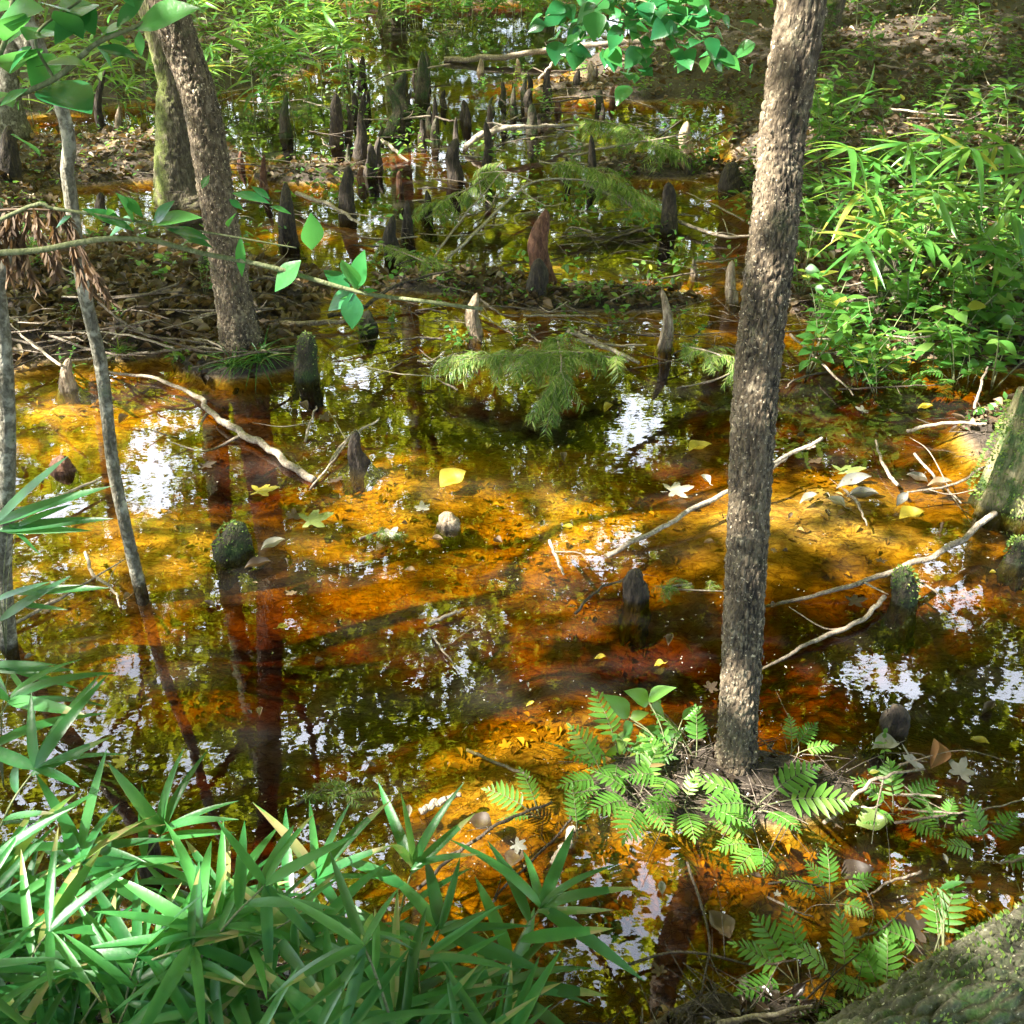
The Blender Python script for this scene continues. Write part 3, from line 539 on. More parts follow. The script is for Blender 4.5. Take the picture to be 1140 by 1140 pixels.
K = [
 (708, 634, 675, 27, 'black rounded knee in open orange water left of the rough-barked tree', 'round', 'knee'),
 (1008, 632, 681, 32, 'squat mossy knee under the long fallen branch on the right', 'round', 'knee_moss'),
 (258, 583, 622, 36, 'low dark craggy knee with floating leaves beside it, left of centre', 'lump', 'knee_moss'),
 (400, 480, 531, 30, 'knee with flared foot and sunlit pale left edge beside crossed twigs', 'flare', 'knee', -3),
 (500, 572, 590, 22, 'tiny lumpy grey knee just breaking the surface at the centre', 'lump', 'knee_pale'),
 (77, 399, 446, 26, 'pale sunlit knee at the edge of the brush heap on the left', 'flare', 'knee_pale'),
 (70, 508, 530, 22, 'small reddish knee in orange water near the left border', 'lump', 'knee_red'),
 (322, 203, 272, 24, 'stout dark knee just right of the leaning tree', 'point', 'knee', -4),
 (388, 184, 242, 19, 'dark column-like knee between the stout knee and the slim pair', 'round', 'knee'),
 (438, 240, 284, 20, 'blackish pointed knee, front one of three in a slanting row', 'point', 'knee'),
 (453, 223, 262, 14, 'dark pointed knee, middle one of three in a slanting row', 'point', 'knee'),
 (475, 212, 242, 14, 'dark short knee, rear one of three in a slanting row', 'point', 'knee'),
 (508, 154, 198, 19, 'smooth dark knee left of the arched white branch', 'round', 'knee'),
 (540, 135, 192, 12, 'slim dark knee crossed by the arched white branch', 'round', 'knee'),
 (608, 233, 312, 26, 'tall knee with reddish bare top near the middle of the pool', 'round', 'knee_red'),
 (598, 288, 336, 27, 'brown knee leaning against the front of the tall reddish one', 'round', 'knee', 2),
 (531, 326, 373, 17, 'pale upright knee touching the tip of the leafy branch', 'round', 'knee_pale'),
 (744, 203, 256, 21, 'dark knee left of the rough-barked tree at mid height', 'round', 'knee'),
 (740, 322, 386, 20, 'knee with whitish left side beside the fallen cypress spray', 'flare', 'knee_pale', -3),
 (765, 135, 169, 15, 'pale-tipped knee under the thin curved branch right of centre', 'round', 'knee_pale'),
 (658, 150, 196, 12, 'thin dark knee amid green sprays right of centre', 'point', 'knee'),
 (470, 58, 109, 18, 'tallest mossy green-black knee of the far cluster', 'point', 'knee_moss'),
 (451, 80, 128, 18, 'mossy knee just left of the tallest far one', 'point', 'knee_moss'),
 (430, 95, 151, 15, 'mossy narrow knee left end of the far green group', 'point', 'knee_moss'),
 (484, 108, 142, 9, 'slim dark knee right of the far green group', 'point', 'knee'),
 (400, 124, 174, 18, 'brown broad knee with lighter front in the left clump', 'point', 'knee'),
 (394, 103, 130, 11, 'small knee behind the brown broad one in the left clump', 'point', 'knee'),
 (374, 104, 160, 17, 'tall brown knee at left end of the left clump', 'round', 'knee'),
 (386, 115, 157, 9, 'narrow knee wedged between two broad ones in the left clump', 'point', 'knee'),
 (422, 152, 184, 9, 'narrow dark knee right of the left clump beside pale sticks', 'round', 'knee'),
 (445, 190, 207, 8, 'low reddish knee nub in front of the pale sticks', 'round', 'knee_red'),
 (403, 186, 206, 8, 'low brown knee nub under the left clump', 'round', 'knee_red'),
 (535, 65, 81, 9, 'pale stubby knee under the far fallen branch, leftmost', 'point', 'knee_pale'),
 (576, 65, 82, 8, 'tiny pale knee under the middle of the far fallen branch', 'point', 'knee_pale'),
 (588, 82, 107, 8, 'narrow dark knee at the left of the far orange shallows', 'round', 'knee'),
 (610, 76, 109, 12, 'dark pointed knee in the far orange shallows', 'point', 'knee'),
 (559, 90, 114, 12, 'mossy stubby knee left of the far orange shallows', 'flare', 'knee_moss'),
 (656, 68, 94, 11, 'pale sunlit knee in the far orange shallows', 'round', 'knee_pale'),
 (668, 99, 119, 10, 'small mossy knee right below the far orange shallows', 'round', 'knee_moss'),
 (683, 96, 115, 8, 'small red-brown knee at right end of the far shallows', 'point', 'knee_red'),
 (621, 110, 124, 8, 'tiny brown knee in front of the far shallows', 'round', 'knee_red'),
 (601, 126, 140, 8, 'tiny dark knee between the far shallows and arched branch', 'round', 'knee'),
 (404, 60, 83, 9, 'dark little knee in the far left water, right one of two', 'point', 'knee'),
 (391, 62, 80, 8, 'dark little knee in the far left water, left one of two', 'point', 'knee'),
 (319, 105, 152, 15, 'dark knee ringed by green cane at upper left', 'point', 'knee_moss'),
 (117, 78, 151, 12, 'tall thin blackish knee at upper left', 'point', 'knee'),
 (133, 118, 156, 11, 'pale-tipped knee beside the tall thin one at upper left', 'point', 'knee_pale'),
 (294, 172, 213, 10, 'reddish knee against the right side of the leaning tree', 'point', 'knee_red'),
 (268, 168, 187, 9, 'short reddish knee hugging the leaning tree', 'point', 'knee_red'),
 (225, 285, 334, 26, 'dark rounded knee behind the leaning tree above the brush', 'round', 'knee_moss'),
 (10, 140, 222, 36, 'broad dark knee at the left border', 'point', 'knee'),
 (341, 370, 440, 28, 'dark mossy knee right of the grass tufts at the leaning tree foot', 'round', 'knee_moss'),
 (112, 214, 234, 12, 'small brown knee beside the thin sapling', 'round', 'knee'),
 (410, 345, 368, 18, 'low dark knee under the leafy branch tip', 'lump', 'knee_moss'),
 (985, 283, 352, 52, 'big moss-covered knee at the foot of the right cane clump', 'round', 'knee_moss'),
 (1031, 38, 92, 18, 'lone dark knee on the far right bank', 'point', 'knee_moss'),
 (815, 290, 335, 14, 'knee half hidden by the left side of the rough-barked tree', 'round', 'knee_pale'),
 (818, 180, 209, 26, 'low black knee left of the rough-barked tree', 'lump', 'knee'),
 (772, 288, 306, 8, 'small pale nub in shallow water near the rough-barked tree', 'point', 'knee_pale'),
 (1135, 598, 632, 24, 'yellow-mossed knee cut by the right border', 'lump', 'knee_moss'),
 (995, 785, 818, 26, 'dark low knee behind the grey curled leaves on the right', 'lump', 'knee'),
 (630, 175, 200, 9, 'small brown knee behind the tall reddish one', 'point', 'knee'),
 (920, 655 - 420, 262, 14, 'small knee beside the lower edge of the right bank', 'round', 'knee'),
 (768, 405 - 230, 196, 10, 'narrow dark knee between two larger ones right of centre', 'round', 'knee'),
 (168, 930, 985, 24, 'dark knee behind the foreground cane leaves on the left', 'round', 'knee'),
 (495, 100, 120, 8, 'thin dark knee beyond the arched branch', 'point', 'knee'),
 (520, 118, 140, 9, 'short dark knee left of the arched branch root', 'point', 'knee')]
for k in K: knee(*k)
for k in range(30):                                                # the small dark knees packed at the back
    kx, kb = (rng.normal(440, 45), rng.uniform(85, 200)) if k < 18 else (rng.uniform(540, 720), rng.uniform(85, 150)); kh = rng.uniform(14, 34) * (.55 + kb / 300)
    knee(kx, kb - kh, kb, kh * rng.uniform(.34, .5), 'small dark stubby knee packed among the others at the back', ['point', 'round', 'flare'][k % 3], ['knee', 'knee_moss'][k % 2])
# ------------------------------------------------------------------ the broken stump on the right and the mossy log in the corner
b = G(1134, 550); rt = thing('tree_stump', (b[0], b[1], 0), 'broken pale stump furred with moss at the right border', 'stump')
top = P(1134, 444, b[1])[2]; mb = MB(); nr, n = 90, 80; th = np.linspace(0, 2 * math.pi, nr, endpoint=False); V = []
for i_ in range(n):
    t = i_ / (n - 1)
    zt = -.1 + (top + .1) * t
    r_ = .145 * (1.25 - .42 * t + .5 * max(0, .25 - t)) * (1 + .16 * np.cos(th * 3 + 1) * (1 - .4 * t) + .12 * np.cos(th * 7 + t * 2))
    r_ = r_ * (1 + .22 * (fbm(np.cos(th) * 5 + 9, np.sin(th) * 5, np.full(nr, t * 3.), s=77) - .5) + .12 * (fbm(np.cos(th) * 16 + 9, np.sin(th) * 16, np.full(nr, t * 7.), s=78) - .5))
    jag = (fbm(np.cos(th) * 3 + 3, np.sin(th) * 3, s=79) - .45) * .16 * max(0, (t - .6) / .4)
    V.append(np.stack([b[0] + np.cos(th) * r_, b[1] + np.sin(th) * r_, zt + jag], 1))
for t in (.7, .35, .05):
    V.append(np.stack([b[0] + np.cos(th) * r_ * t, b[1] + np.sin(th) * r_ * t, top - (1 - t) * .05 + (fbm(np.cos(th) * 4, np.sin(th) * 4, np.full(nr, t * 3.), s=80) - .5) * .05], 1))
V = np.concatenate(V); m_ = n + 3; i_ = np.arange(m_ - 1)[:, None] * nr; j_ = np.arange(nr)[None]; j2 = (j_ + 1) % nr
mb.add(V, np.stack([i_ + j_, i_ + j2, i_ + nr + j2, i_ + nr + j_], -1).reshape(-1, 4), .5); kw = mb.build('stump_wood', M['stump'], rt)
mo = MB(); k = 900; a = rng.uniform(2.2, 5.4, k); h = rng.random(k) ** 1.3; rr = .155 * (1.3 - .42 * h)
pos = np.stack([b[0] + np.cos(a) * rr, b[1] + np.sin(a) * rr, h * top * .9], 1); d = np.stack([np.cos(a), np.sin(a), rng.uniform(-.6, .7, k)], 1)
inst(mo, DIA[0], DIA[1], pos, basis(d, rdir(k)), rng.uniform(.008, .022, k)); tag(mo.build('moss', M['needle'], kw), kind='stuff')
a0, a1 = G(900, 1262, .15), G(1290, 1020, .17); rt = thing('fallen_log', ((a0[0] + a1[0]) / 2, (a0[1] + a1[1]) / 2, 0), 'mossy rough fallen log crossing the bottom right corner', 'log')
mb = MB(); tube(mb, [a0 + (a0 - a1) * .12, a0, a1, a1 + (a1 - a0) * .12], [.17, .165, .175, .18], 260, 760, bark_disp(34, 11, .085, .06, 0, 1, 91), .5, hval=True); kw = mb.build('log_wood', M['bark_log'], rt)
mo = MB(); k = 3000; t = rng.random(k); ax = (a1 - a0) / np.linalg.norm(a1 - a0); c = a0 + (a1 - a0) * (t * 1.3 - .1)[:, None]
nn = np.cross(ax, [0, 0, 1.]); ph = rng.uniform(.1, 3.0, k); rad = np.cos(ph)[:, None] * nn + np.sin(ph)[:, None] * np.array([0, 0, 1.])
msk = fbm(c[:, 0] * 5 + ph, c[:, 1] * 5, ph * 1.5, s=93) > .60; inst(mo, DIA[0], DIA[1], (c + rad * .172)[msk], basis((rad + rdir(k) * .5)[msk], rdir(k)[msk]), rng.uniform(.008, .018, k)[msk]); tag(mo.build('moss', M['needle'], kw), kind='stuff')
# ------------------------------------------------------------------ fallen branches and sticks: (photo x, y, height above the water)
def stick(pts, w, label, m='twig', name='fallen_branch', cat='branch', group='branches fallen in the swamp', side=0, taper=.45, knots=True):
    q = [G(px, py, z) for px, py, z in pts]
    root = thing(name, (q[0][0], q[0][1], 0), label, cat, group); mb = MB(); r = .74 * w / 2 * depth(q[len(q) // 2]) / F; sd = int(rng.integers(999))
    def disp(th, L, rr): return rr * (1 + .3 * (fbm(np.cos(th) * 1.5, np.sin(th) * 1.5, L * 9, s=sd) - .5) + .12 * (fbm(np.cos(th) * 4, np.sin(th) * 4, L * 30, s=sd) - .5))
    pc = catmull(q, len(q) * 4) if len(q) > 2 else np.array(q); pc[1:-1] += rng.normal(0, 1, pc[1:-1].shape) * np.array([1, 1, .5]) * r * .45
    c = tube(mb, pc, [r * (1.1 if taper < 1 else 1), r, r * taper], 10, max(24, len(pts) * 16), disp, .5, jitter=r * .25)
    wd = mb.build('wood', M[m], root)
    for k in range(side):
        s = c[int(len(c) * rng.uniform(.25, .9))]; a = rng.uniform(0, 6.28); L = rng.uniform(.06, .2) * (1 + depth(s) / 6)
        e = s + np.array([math.cos(a) * L, math.sin(a) * L, rng.uniform(-.1, .3) * L]); e[2] = max(e[2], .01); mm = (s + e) / 2 + rng.normal(0, .1, 3) * L; sb = MB()
        tube(sb, [s, mm, e], [r * .5, r * .35, r * .15], 6, 9, None, .5); sb.build('side_twig', M[m], wd)
    return root
ST = [
 ([(676, 619, .0), (735, 588, .05), (800, 552, .09), (858, 518, .14), (915, 488, .2)], 7, 'long whitish branch rising from the water behind the rough-barked tree', 'twig_pale', 0, .8),
 ([(858, 522, .1), (885, 503, .12), (908, 497, .15)], 5, 'short pale prong beside the long whitish branch', 'twig_pale', 0, .8),
 ([(1108, 571, .13), (1060, 607, .1), (1000, 633, .06), (930, 657, .03), (848, 676, -.02)], 9, 'long curved tan branch lying over the squat mossy knee', 'twig', 2, .5),
 ([(985, 664, .05), (960, 690, .03), (900, 716, .02), (843, 748, -.01)], 7, 'brown branch slanting down behind the rough-barked tree', 'twig', 1, .5),
 ([(350, 535, .01), (300, 502, .03), (262, 478, .03), (238, 462, .03), (200, 430, .02), (113, 412, .02)], 10, 'bent dark-and-tan branch ending in orange water at left', 'twig', 2, .4),
 ([(340, 492, .0), (346, 470, .05), (352, 452, .1)], 4, 'small upright twig above the bent branch', 'twig', 1, .5),
 ([(368, 515, .0), (388, 488, .03), (422, 467, .08)], 4.5, 'thin pale twig leaning on the flared knee', 'twig_pale', 0, .6),
 ([(345, 545, .0), (375, 508, .03), (395, 478, .05)], 3, 'thin dark twig crossing beside the flared knee', 'twig', 1, .6),
 ([(495, 66, .03), (560, 63, .08), (622, 53, .14), (700, 47, .2), (740, 50, .2)], 8, 'long fallen branch lying across the far water', 'twig', 3, .8),
 ([(600, 88, .02), (615, 70, .15), (622, 53, .2)], 4, 'short prop stick under the far fallen branch', 'twig_pale', 0, .6),
 ([(518, 168, .0), (530, 152, .12), (560, 143, .18), (600, 141, .16), (652, 138, .1)], 8, 'arched bleached branch springing from the water', 'twig_pale', 1, .4),
 ([(615, 186, .05), (650, 170, .15), (700, 160, .2), (768, 148, .3)], 4, 'thin curved branch reaching the pale-tipped knee', 'twig', 2, .5),
 ([(495, 292, .02), (530, 258, .15), (575, 215, .25), (610, 200, .3), (700, 205, .2)], 4, 'thin looping twig over the middle water', 'twig_pale', 3, .5),
 ([(475, 300, .02), (500, 262, .15), (530, 225, .25), (560, 190, .3)], 3, 'slender rising twig left of the looping one', 'twig', 2, .5),
 ([(650, 205, .2), (690, 220, .15), (722, 248, .03)], 6, 'brown bent stick right of the tall reddish knee', 'twig', 1, .5),
 ([(632, 368, .03), (670, 385, .04), (712, 404, .03)], 7, 'sunlit bleached stick right of the pale upright knee', 'twig_pale', 1, .7),
 ([(640, 378, .02), (680, 384, .03), (720, 384, .03)], 4, 'thinner bleached stick crossing the sunlit one', 'twig_pale', 0, .7),
 ([(365, 352, .02), (400, 345, .04), (440, 318, .1), (505, 300, .12)], 6, 'dark curved stick lying below the leafy branch', 'twig_dark', 2, .5),
 ([(290, 358, .04), (350, 360, .04), (400, 356, .04)], 8, 'straight grey stick pointing right from the leaning tree', 'twig', 1, .6),
 ([(330, 215, .1), (370, 230, .08), (402, 250, .05)], 6, 'bleached stick sloping between the stout and column-like knees', 'twig_pale', 0, .6),
 ([(425, 156, .1), (440, 168, .06), (455, 180, .01)], 5, 'short bleached stick right of the left knee clump', 'twig_pale', 0, .6),
 ([(1010, 480, .03), (1050, 471, .07), (1098, 472, .08)], 5, 'thin white curved stick touching the broken stump', 'twig_pale', 1, .8),
 ([(917, 917, .02), (942, 895, .05), (976, 867, .08), (1030, 856, .1)], 6, 'grey bent stick among the ferns at lower right', 'twig', 1, .6),
 ([(615, 962, .03), (628, 942, .04), (640, 922, .05)], 12, 'thick short brown stick below the small bright fern', 'twig', 0, .9),
 ([(465, 990, .0), (510, 950, .03), (560, 915, .05), (615, 893, .06)], 5, 'dark root-like stick running to the ferny hummock', 'twig_dark', 2, .8),
 ([(468, 903, .02), (490, 893, .03), (513, 884, .03)], 10, 'short tan stick with a pale leaf behind the cane tip', 'twig', 0, .8),
 ([(520, 835, -.02), (560, 852, .0), (592, 866, .01)], 5, 'thin brown stick in the shallows left of the ferny hummock', 'twig', 0, .8),
 ([(0, 590, .04), (50, 560, .06), (112, 533, .05)], 6, 'pale stick lying at the left border beyond the grass blades', 'twig_pale', 1, .5),
 ([(95, 615, .03), (105, 640, .04), (125, 655, .03), (134, 676, .01)], 5, 'kinked pinkish twig near the foot of the thin sapling', 'twig', 1, .5),
 ([(5, 700, .02), (60, 670, .03), (140, 622, .05)], 5, 'long brown twig behind the thin sapling foot', 'twig', 2, .4),
 ([(612, 602, .01), (620, 622, .03), (628, 640, .01)], 5, 'small whitish twig standing in centre shallows', 'twig_pale', 1, .6),
 ([(640, 683, .0), (668, 655, .03), (700, 645, .05)], 4, 'thin dark twig left of the black rounded knee', 'twig_dark', 1, .6),
 ([(478, 695, .01), (500, 685, .02), (516, 678, .02)], 5, 'small white twig floating left below the centre', 'twig_pale', 0, .7),
 ([(478, 700, .0), (490, 720, .02), (512, 748, .01)], 3, 'thin dark twig pointing down from the small white one', 'twig', 1, .6),
 ([(960, 134, .1), (1020, 134, .12), (1080, 137, .12), (1145, 140, .12)], 8, 'long pale log lying on the right bank', 'twig_pale', 0, .8),
 ([(880, 372, .05), (915, 405, .06), (950, 440, .06)], 4, 'thin stick sloping down the right bank edge', 'twig', 2, .5),
 ([(940, 545, .02), (955, 560, .02), (965, 585, .02)], 4, 'small brown twig beside the floating grey leaves', 'twig', 1, .6),
 ([(1018, 505, .04), (1040, 530, .02), (1070, 560, .01)], 4, 'thin tan twig below the broken stump', 'twig', 1, .6),
 ([(1095, 520, .06), (1060, 540, .03), (1010, 548, .02)], 4, 'thin tan twig reaching from the broken stump', 'twig', 2, .6),
 ([(1000, 540, .03), (985, 520, .03), (975, 490, .03)], 5, 'grey twig standing left of the broken stump', 'twig', 0, .6),
 ([(1085, 455, .3), (1093, 425, .4), (1100, 408, .46)], 4, 'dry twig sticking up from the broken stump', 'twig', 0, .6),
 ([(640, 900, .05), (625, 925, .02), (560, 990, .0), (545, 1010, .0)], 4, 'dark root trailing from the ferny hummock', 'root', 2, .6),
 ([(735, 820, .0), (775, 850, .04), (800, 880, .06)], 5, 'brown stick against the foot of the rough-barked tree', 'twig', 1, .6),
 ([(1000, 900, .03), (1070, 905, .03), (1140, 890, .03)], 3, 'thin stick at the right edge above the fern row', 'twig', 1, .6),
 ([(800, 1140, .1), (860, 1128, .1), (905, 1120, .1)], 8, 'brown stick at the bottom edge near the mossy log', 'twig', 1, .7),
 ([(690, 1075, .03), (760, 1060, .03), (850, 1075, .03), (905, 1060, .03)], 4, 'long thin dark twig over the wet litter at the bottom', 'twig_dark', 2, .6),
 ([(765, 960, .02), (790, 1050, .02), (770, 1140, .03)], 4, 'dark twig running down through the blue-lit shallows', 'twig_dark', 2, .6),
 ([(850, 340, .05), (900, 330, .05), (955, 320, .06)], 4, 'pale twig in sunlit shallows right of the rough-barked tree', 'twig_pale', 1, .6),
 ([(740, 240, .05), (800, 262, .04), (850, 262, .03)], 5, 'grey branch lying left of the rough-barked tree at mid height', 'twig', 2, .6),
 ([(620, 325, .03), (690, 318, .05), (745, 320, .06)], 4, 'thin dark branch from the brown knee to the right', 'twig_dark', 2, .6),
 ([(240, 200, .1), (255, 230, .06), (225, 262, .2)], 4, 'crooked twig in front of the leaning tree', 'twig', 1, .6)]
for pts, w_, lab, m, side, tp in ST: stick(pts, w_, lab, m, side=side, taper=tp)
# loose sticks heaped on the brush island and the banks, countable but alike
def loose(n, box, lab, grp, zz=(.0, .09), wl=(1.3, 4.2), ll=(25, 130)):
    for k in range(n):
        px, py = rng.uniform(box[0], box[2]), rng.uniform(box[1], box[3]); a = rng.normal(0, .5) + (math.pi if rng.random() < .5 else 0); L = rng.uniform(*ll) / 2
        h = Hs(*G(px, py)[:2]); z = max(h, 0) + rng.uniform(*zz)
        q = [(px - math.cos(a) * L, py - math.sin(a) * L * .5, z + rng.normal(0, .02)), (px + rng.normal(0, 4), py + rng.normal(0, 4), z + .015), (px + math.cos(a) * L, py + math.sin(a) * L * .5, z + rng.normal(0, .02))]
        stick(q, rng.uniform(*wl), lab, ['twig', 'twig_dark', 'twig_mid', 'twig_mid', 'twig_dark', 'twig_pale'][k % 6], 'loose_stick', 'stick', grp, side=int(rng.random() < .35), taper=.5)
loose(60, (0, 285, 300, 405), 'bare stick tangled in the brush heap round the leaning tree', 'sticks of the brush heap')
loose(46, (890, 60, 1140, 440), 'dry stick lying on the leafy right bank', 'sticks on the right bank')
loose(62, (400, 230, 800, 430), 'thin bare stick among the middle knees', 'sticks among the middle knees', (0, .09), (1.2, 3.2), (30, 110))
loose(60, (180, 40, 820, 220), 'thin bare stick in the far water', 'sticks in the far water', (0, .14), (1.1, 2.8), (25, 90))
loose(16, (860, 840, 1130, 1100), 'thin dark stick in the wet litter at lower right', 'sticks at lower right', (0, .03), (2, 4), (30, 90))
# ------------------------------------------------------------------ ferns
def frond(name, root, b, az, el, L, droop=.5, m='fern', wfac=.36, pairs=9, stipe=.5):
    mb = MB(); n = 14; t = np.linspace(0, 1, n); d = np.array([math.cos(az), math.sin(az)])
    s = t * L * (1 + stipe); ang = el - droop * 1.6 * t ** 1.5
    ds = np.diff(s, prepend=0); x = np.cumsum(ds * np.cos(ang)); z = np.cumsum(ds * np.sin(ang))
    C = np.stack([b[0] + d[0] * x, b[1] + d[1] * x, b[2] + z], 1)
    tube(mb, C, [.0022, .0016, .0006], 5, n, None, .3)
    T = np.gradient(C, axis=0); T /= np.linalg.norm(T, axis=1)[:, None]; side = np.array([-d[1], d[0], 0.])
    roll = rng.normal(0, .25); up0 = np.cross(T[n // 2], side); up0 *= np.sign(up0[2] + 1e-6)
    side = side * math.cos(roll) + up0 * math.sin(roll)
    s0 = stipe / (1 + stipe); ps, ds_, sc = [], [], []
    for k in range(pairs):
        u = (k + .5) / pairs; i = (s0 + (1 - s0) * u) * (n - 1); a = int(i); p = C[a] + (C[min(a + 1, n - 1)] - C[a]) * (i - a); tt = T[min(a, n - 1)]
        w_ = L * wfac * (math.sin(math.pi * min(1, .22 + u * .86)) ** .7) * rng.uniform(.88, 1.1); w_ = max(w_, L * .05)
        for sg in (-1, 1):
            dd = side * sg * math.cos(.35 + .5 * u) + tt * math.sin(.35 + .5 * u) + np.array([0, 0, -.12]); ps.append(p + tt * rng.normal(0, .001)); ds_.append(dd); sc.append([w_, max(w_ * .8, L * .13), w_])
    ps.append(C[-2]); ds_.append(T[-1]); sc.append([L * .16, L * .16, L * .16])
    ps, ds_ = np.array(ps), np.array(ds_); up = np.cross(T[n // 2], side); up *= np.sign(up[2] + 1e-6)
    inst(mb, LEAFLET[0], LEAFLET[1], ps, basis(ds_, np.repeat(up[None], len(ps), 0) + rng.normal(0, .12, (len(ps), 3))), np.array(sc), np.clip(rng.normal(rng.uniform(.3, .7), .12, len(ps)), 0, 1), 1)
    return mb.build(name, [M['stem'], M[m]], root)
def fern(px, py, spec, label, L=.14, group='ferns in the lower right', m='fern'):
    b = G(px, py); b[2] = max(Hs(b[0], b[1]), -.03)
    root = thing('fern', b, label, 'fern', group)
    for az, el, k in spec: frond('frond', root, b + rng.normal(0, .006, 3) * [1, 1, 0], R(az), R(el), L * k, m=m)
    return root
fern(600, 905, [(165, 45, .95), (120, 60, .8), (200, 40, .7)], 'small brightly sunlit fern standing alone left of the hummock')
fern(640, 925, [(100, 75, .8), (60, 55, .6)], 'tiny upright fern just right of the brightly sunlit one')
fern(672, 880, [(170, 55, 1.), (135, 60, .9), (205, 40, .8), (230, 40, .7)], 'fern at the left end of the hummock', .16)
fern(712, 900, [(250, 40, 1.), (215, 45, .9), (290, 40, .8), (170, 55, .8), (60, 60, .7)], 'broad bright green fern in the middle of the hummock', .17)
fern(690, 850, [(120, 65, 1.), (200, 45, .9), (260, 45, .9), (330, 50, .9)], 'fern at the back of the hummock beneath the heart-leaved plant', .16)
fern(745, 880, [(200, 45, .9), (250, 50, 1.), (130, 60, .8)], 'small fern between the broad fern and the trunk', .14)
fern(760, 905, [(270, 40, .9), (320, 40, 1.), (210, 50, .9), (60, 65, .6)], 'fern against the left side of the rough-barked tree', .145)
fern(772, 858, [(90, 70, .8), (150, 60, 1.)], 'upright fern tucked behind the left of the rough-barked trunk', .14)
fern(842, 905, [(350, 35, 1.2), (20, 45, 1.), (200, 40, .9), (300, 45, .8), (170, 40, 1.)], 'fern right at the foot of the rough-barked tree', .16)
fern(850, 935, [(200, 40, .9), (170, 45, .9), (230, 40, 1.), (130, 60, .8), (260, 40, .9)], 'whitish sunlit fern just below the rough-barked tree', .13)
fern(878, 850, [(40, 45, .8), (90, 60, .7), (0, 40, .8)], 'yellow-green fern to the right behind the rough-barked trunk', .12)
fern(925, 995, [(170, 45, .9), (90, 65, .9), (20, 40, .9), (130, 60, .7), (330, 30, .7)], 'pale fern alone in the shallows below the green floating leaf', .12)
fern(1000, 900, [(90, 60, .9), (150, 50, .9), (30, 45, .9), (210, 40, .9), (300, 40, .9), (350, 40, .8)], 'dark green fern beside the curled brown leaf', .13)
fern(1050, 925, [(120, 60, .8), (60, 50, .8), (0, 40, .7)], 'small fern in the fern row, between two larger ones', .11)
fern(1100, 945, [(110, 60, .9), (180, 40, .8), (320, 35, 1.), (40, 40, .9)], 'fern at the right end of the fern row', .13)
fern(890, 1090, [(130, 55, 1.), (200, 40, 1.), (250, 40, .9), (160, 45, 1.), (100, 65, 1.)], 'left fern of the bottom three by the log', .14)
fern(942, 1100, [(90, 60, 1.1), (40, 45, 1.), (150, 50, 1.), (300, 35, .8), (230, 40, .9)], 'sun-spotted middle fern of the bottom three by the log', .14)
fern(990, 1110, [(80, 60, 1.), (170, 40, .9), (20, 45, 1.), (120, 60, .9)], 'right fern of the bottom three by the log', .13)
fern(1045, 1060, [(60, 60, 1.2), (95, 65, 1.), (165, 40, 1.), (20, 40, 1.)], 'fern rising behind the top edge of the mossy log', .13)
for px, py, lab in [(1000, 425, 'dark low fern on the right bank edge above the white curved stick'), (1060, 420, 'low fern left of the broken stump top'), (1090, 400, 'low fern above the broken stump'), (950, 395, 'fern on the bank right of the rough-barked tree'),
                    (1025, 375, 'fern below the big moss-covered knee'), (1120, 395, 'fern at right border above the stump')]:
    fern(px, py, [(a + rng.uniform(-20, 20), rng.uniform(35, 60), rng.uniform(.8, 1.1)) for a in range(0, 360, 60)], lab, .17, 'ferns on the right bank', 'seedling')
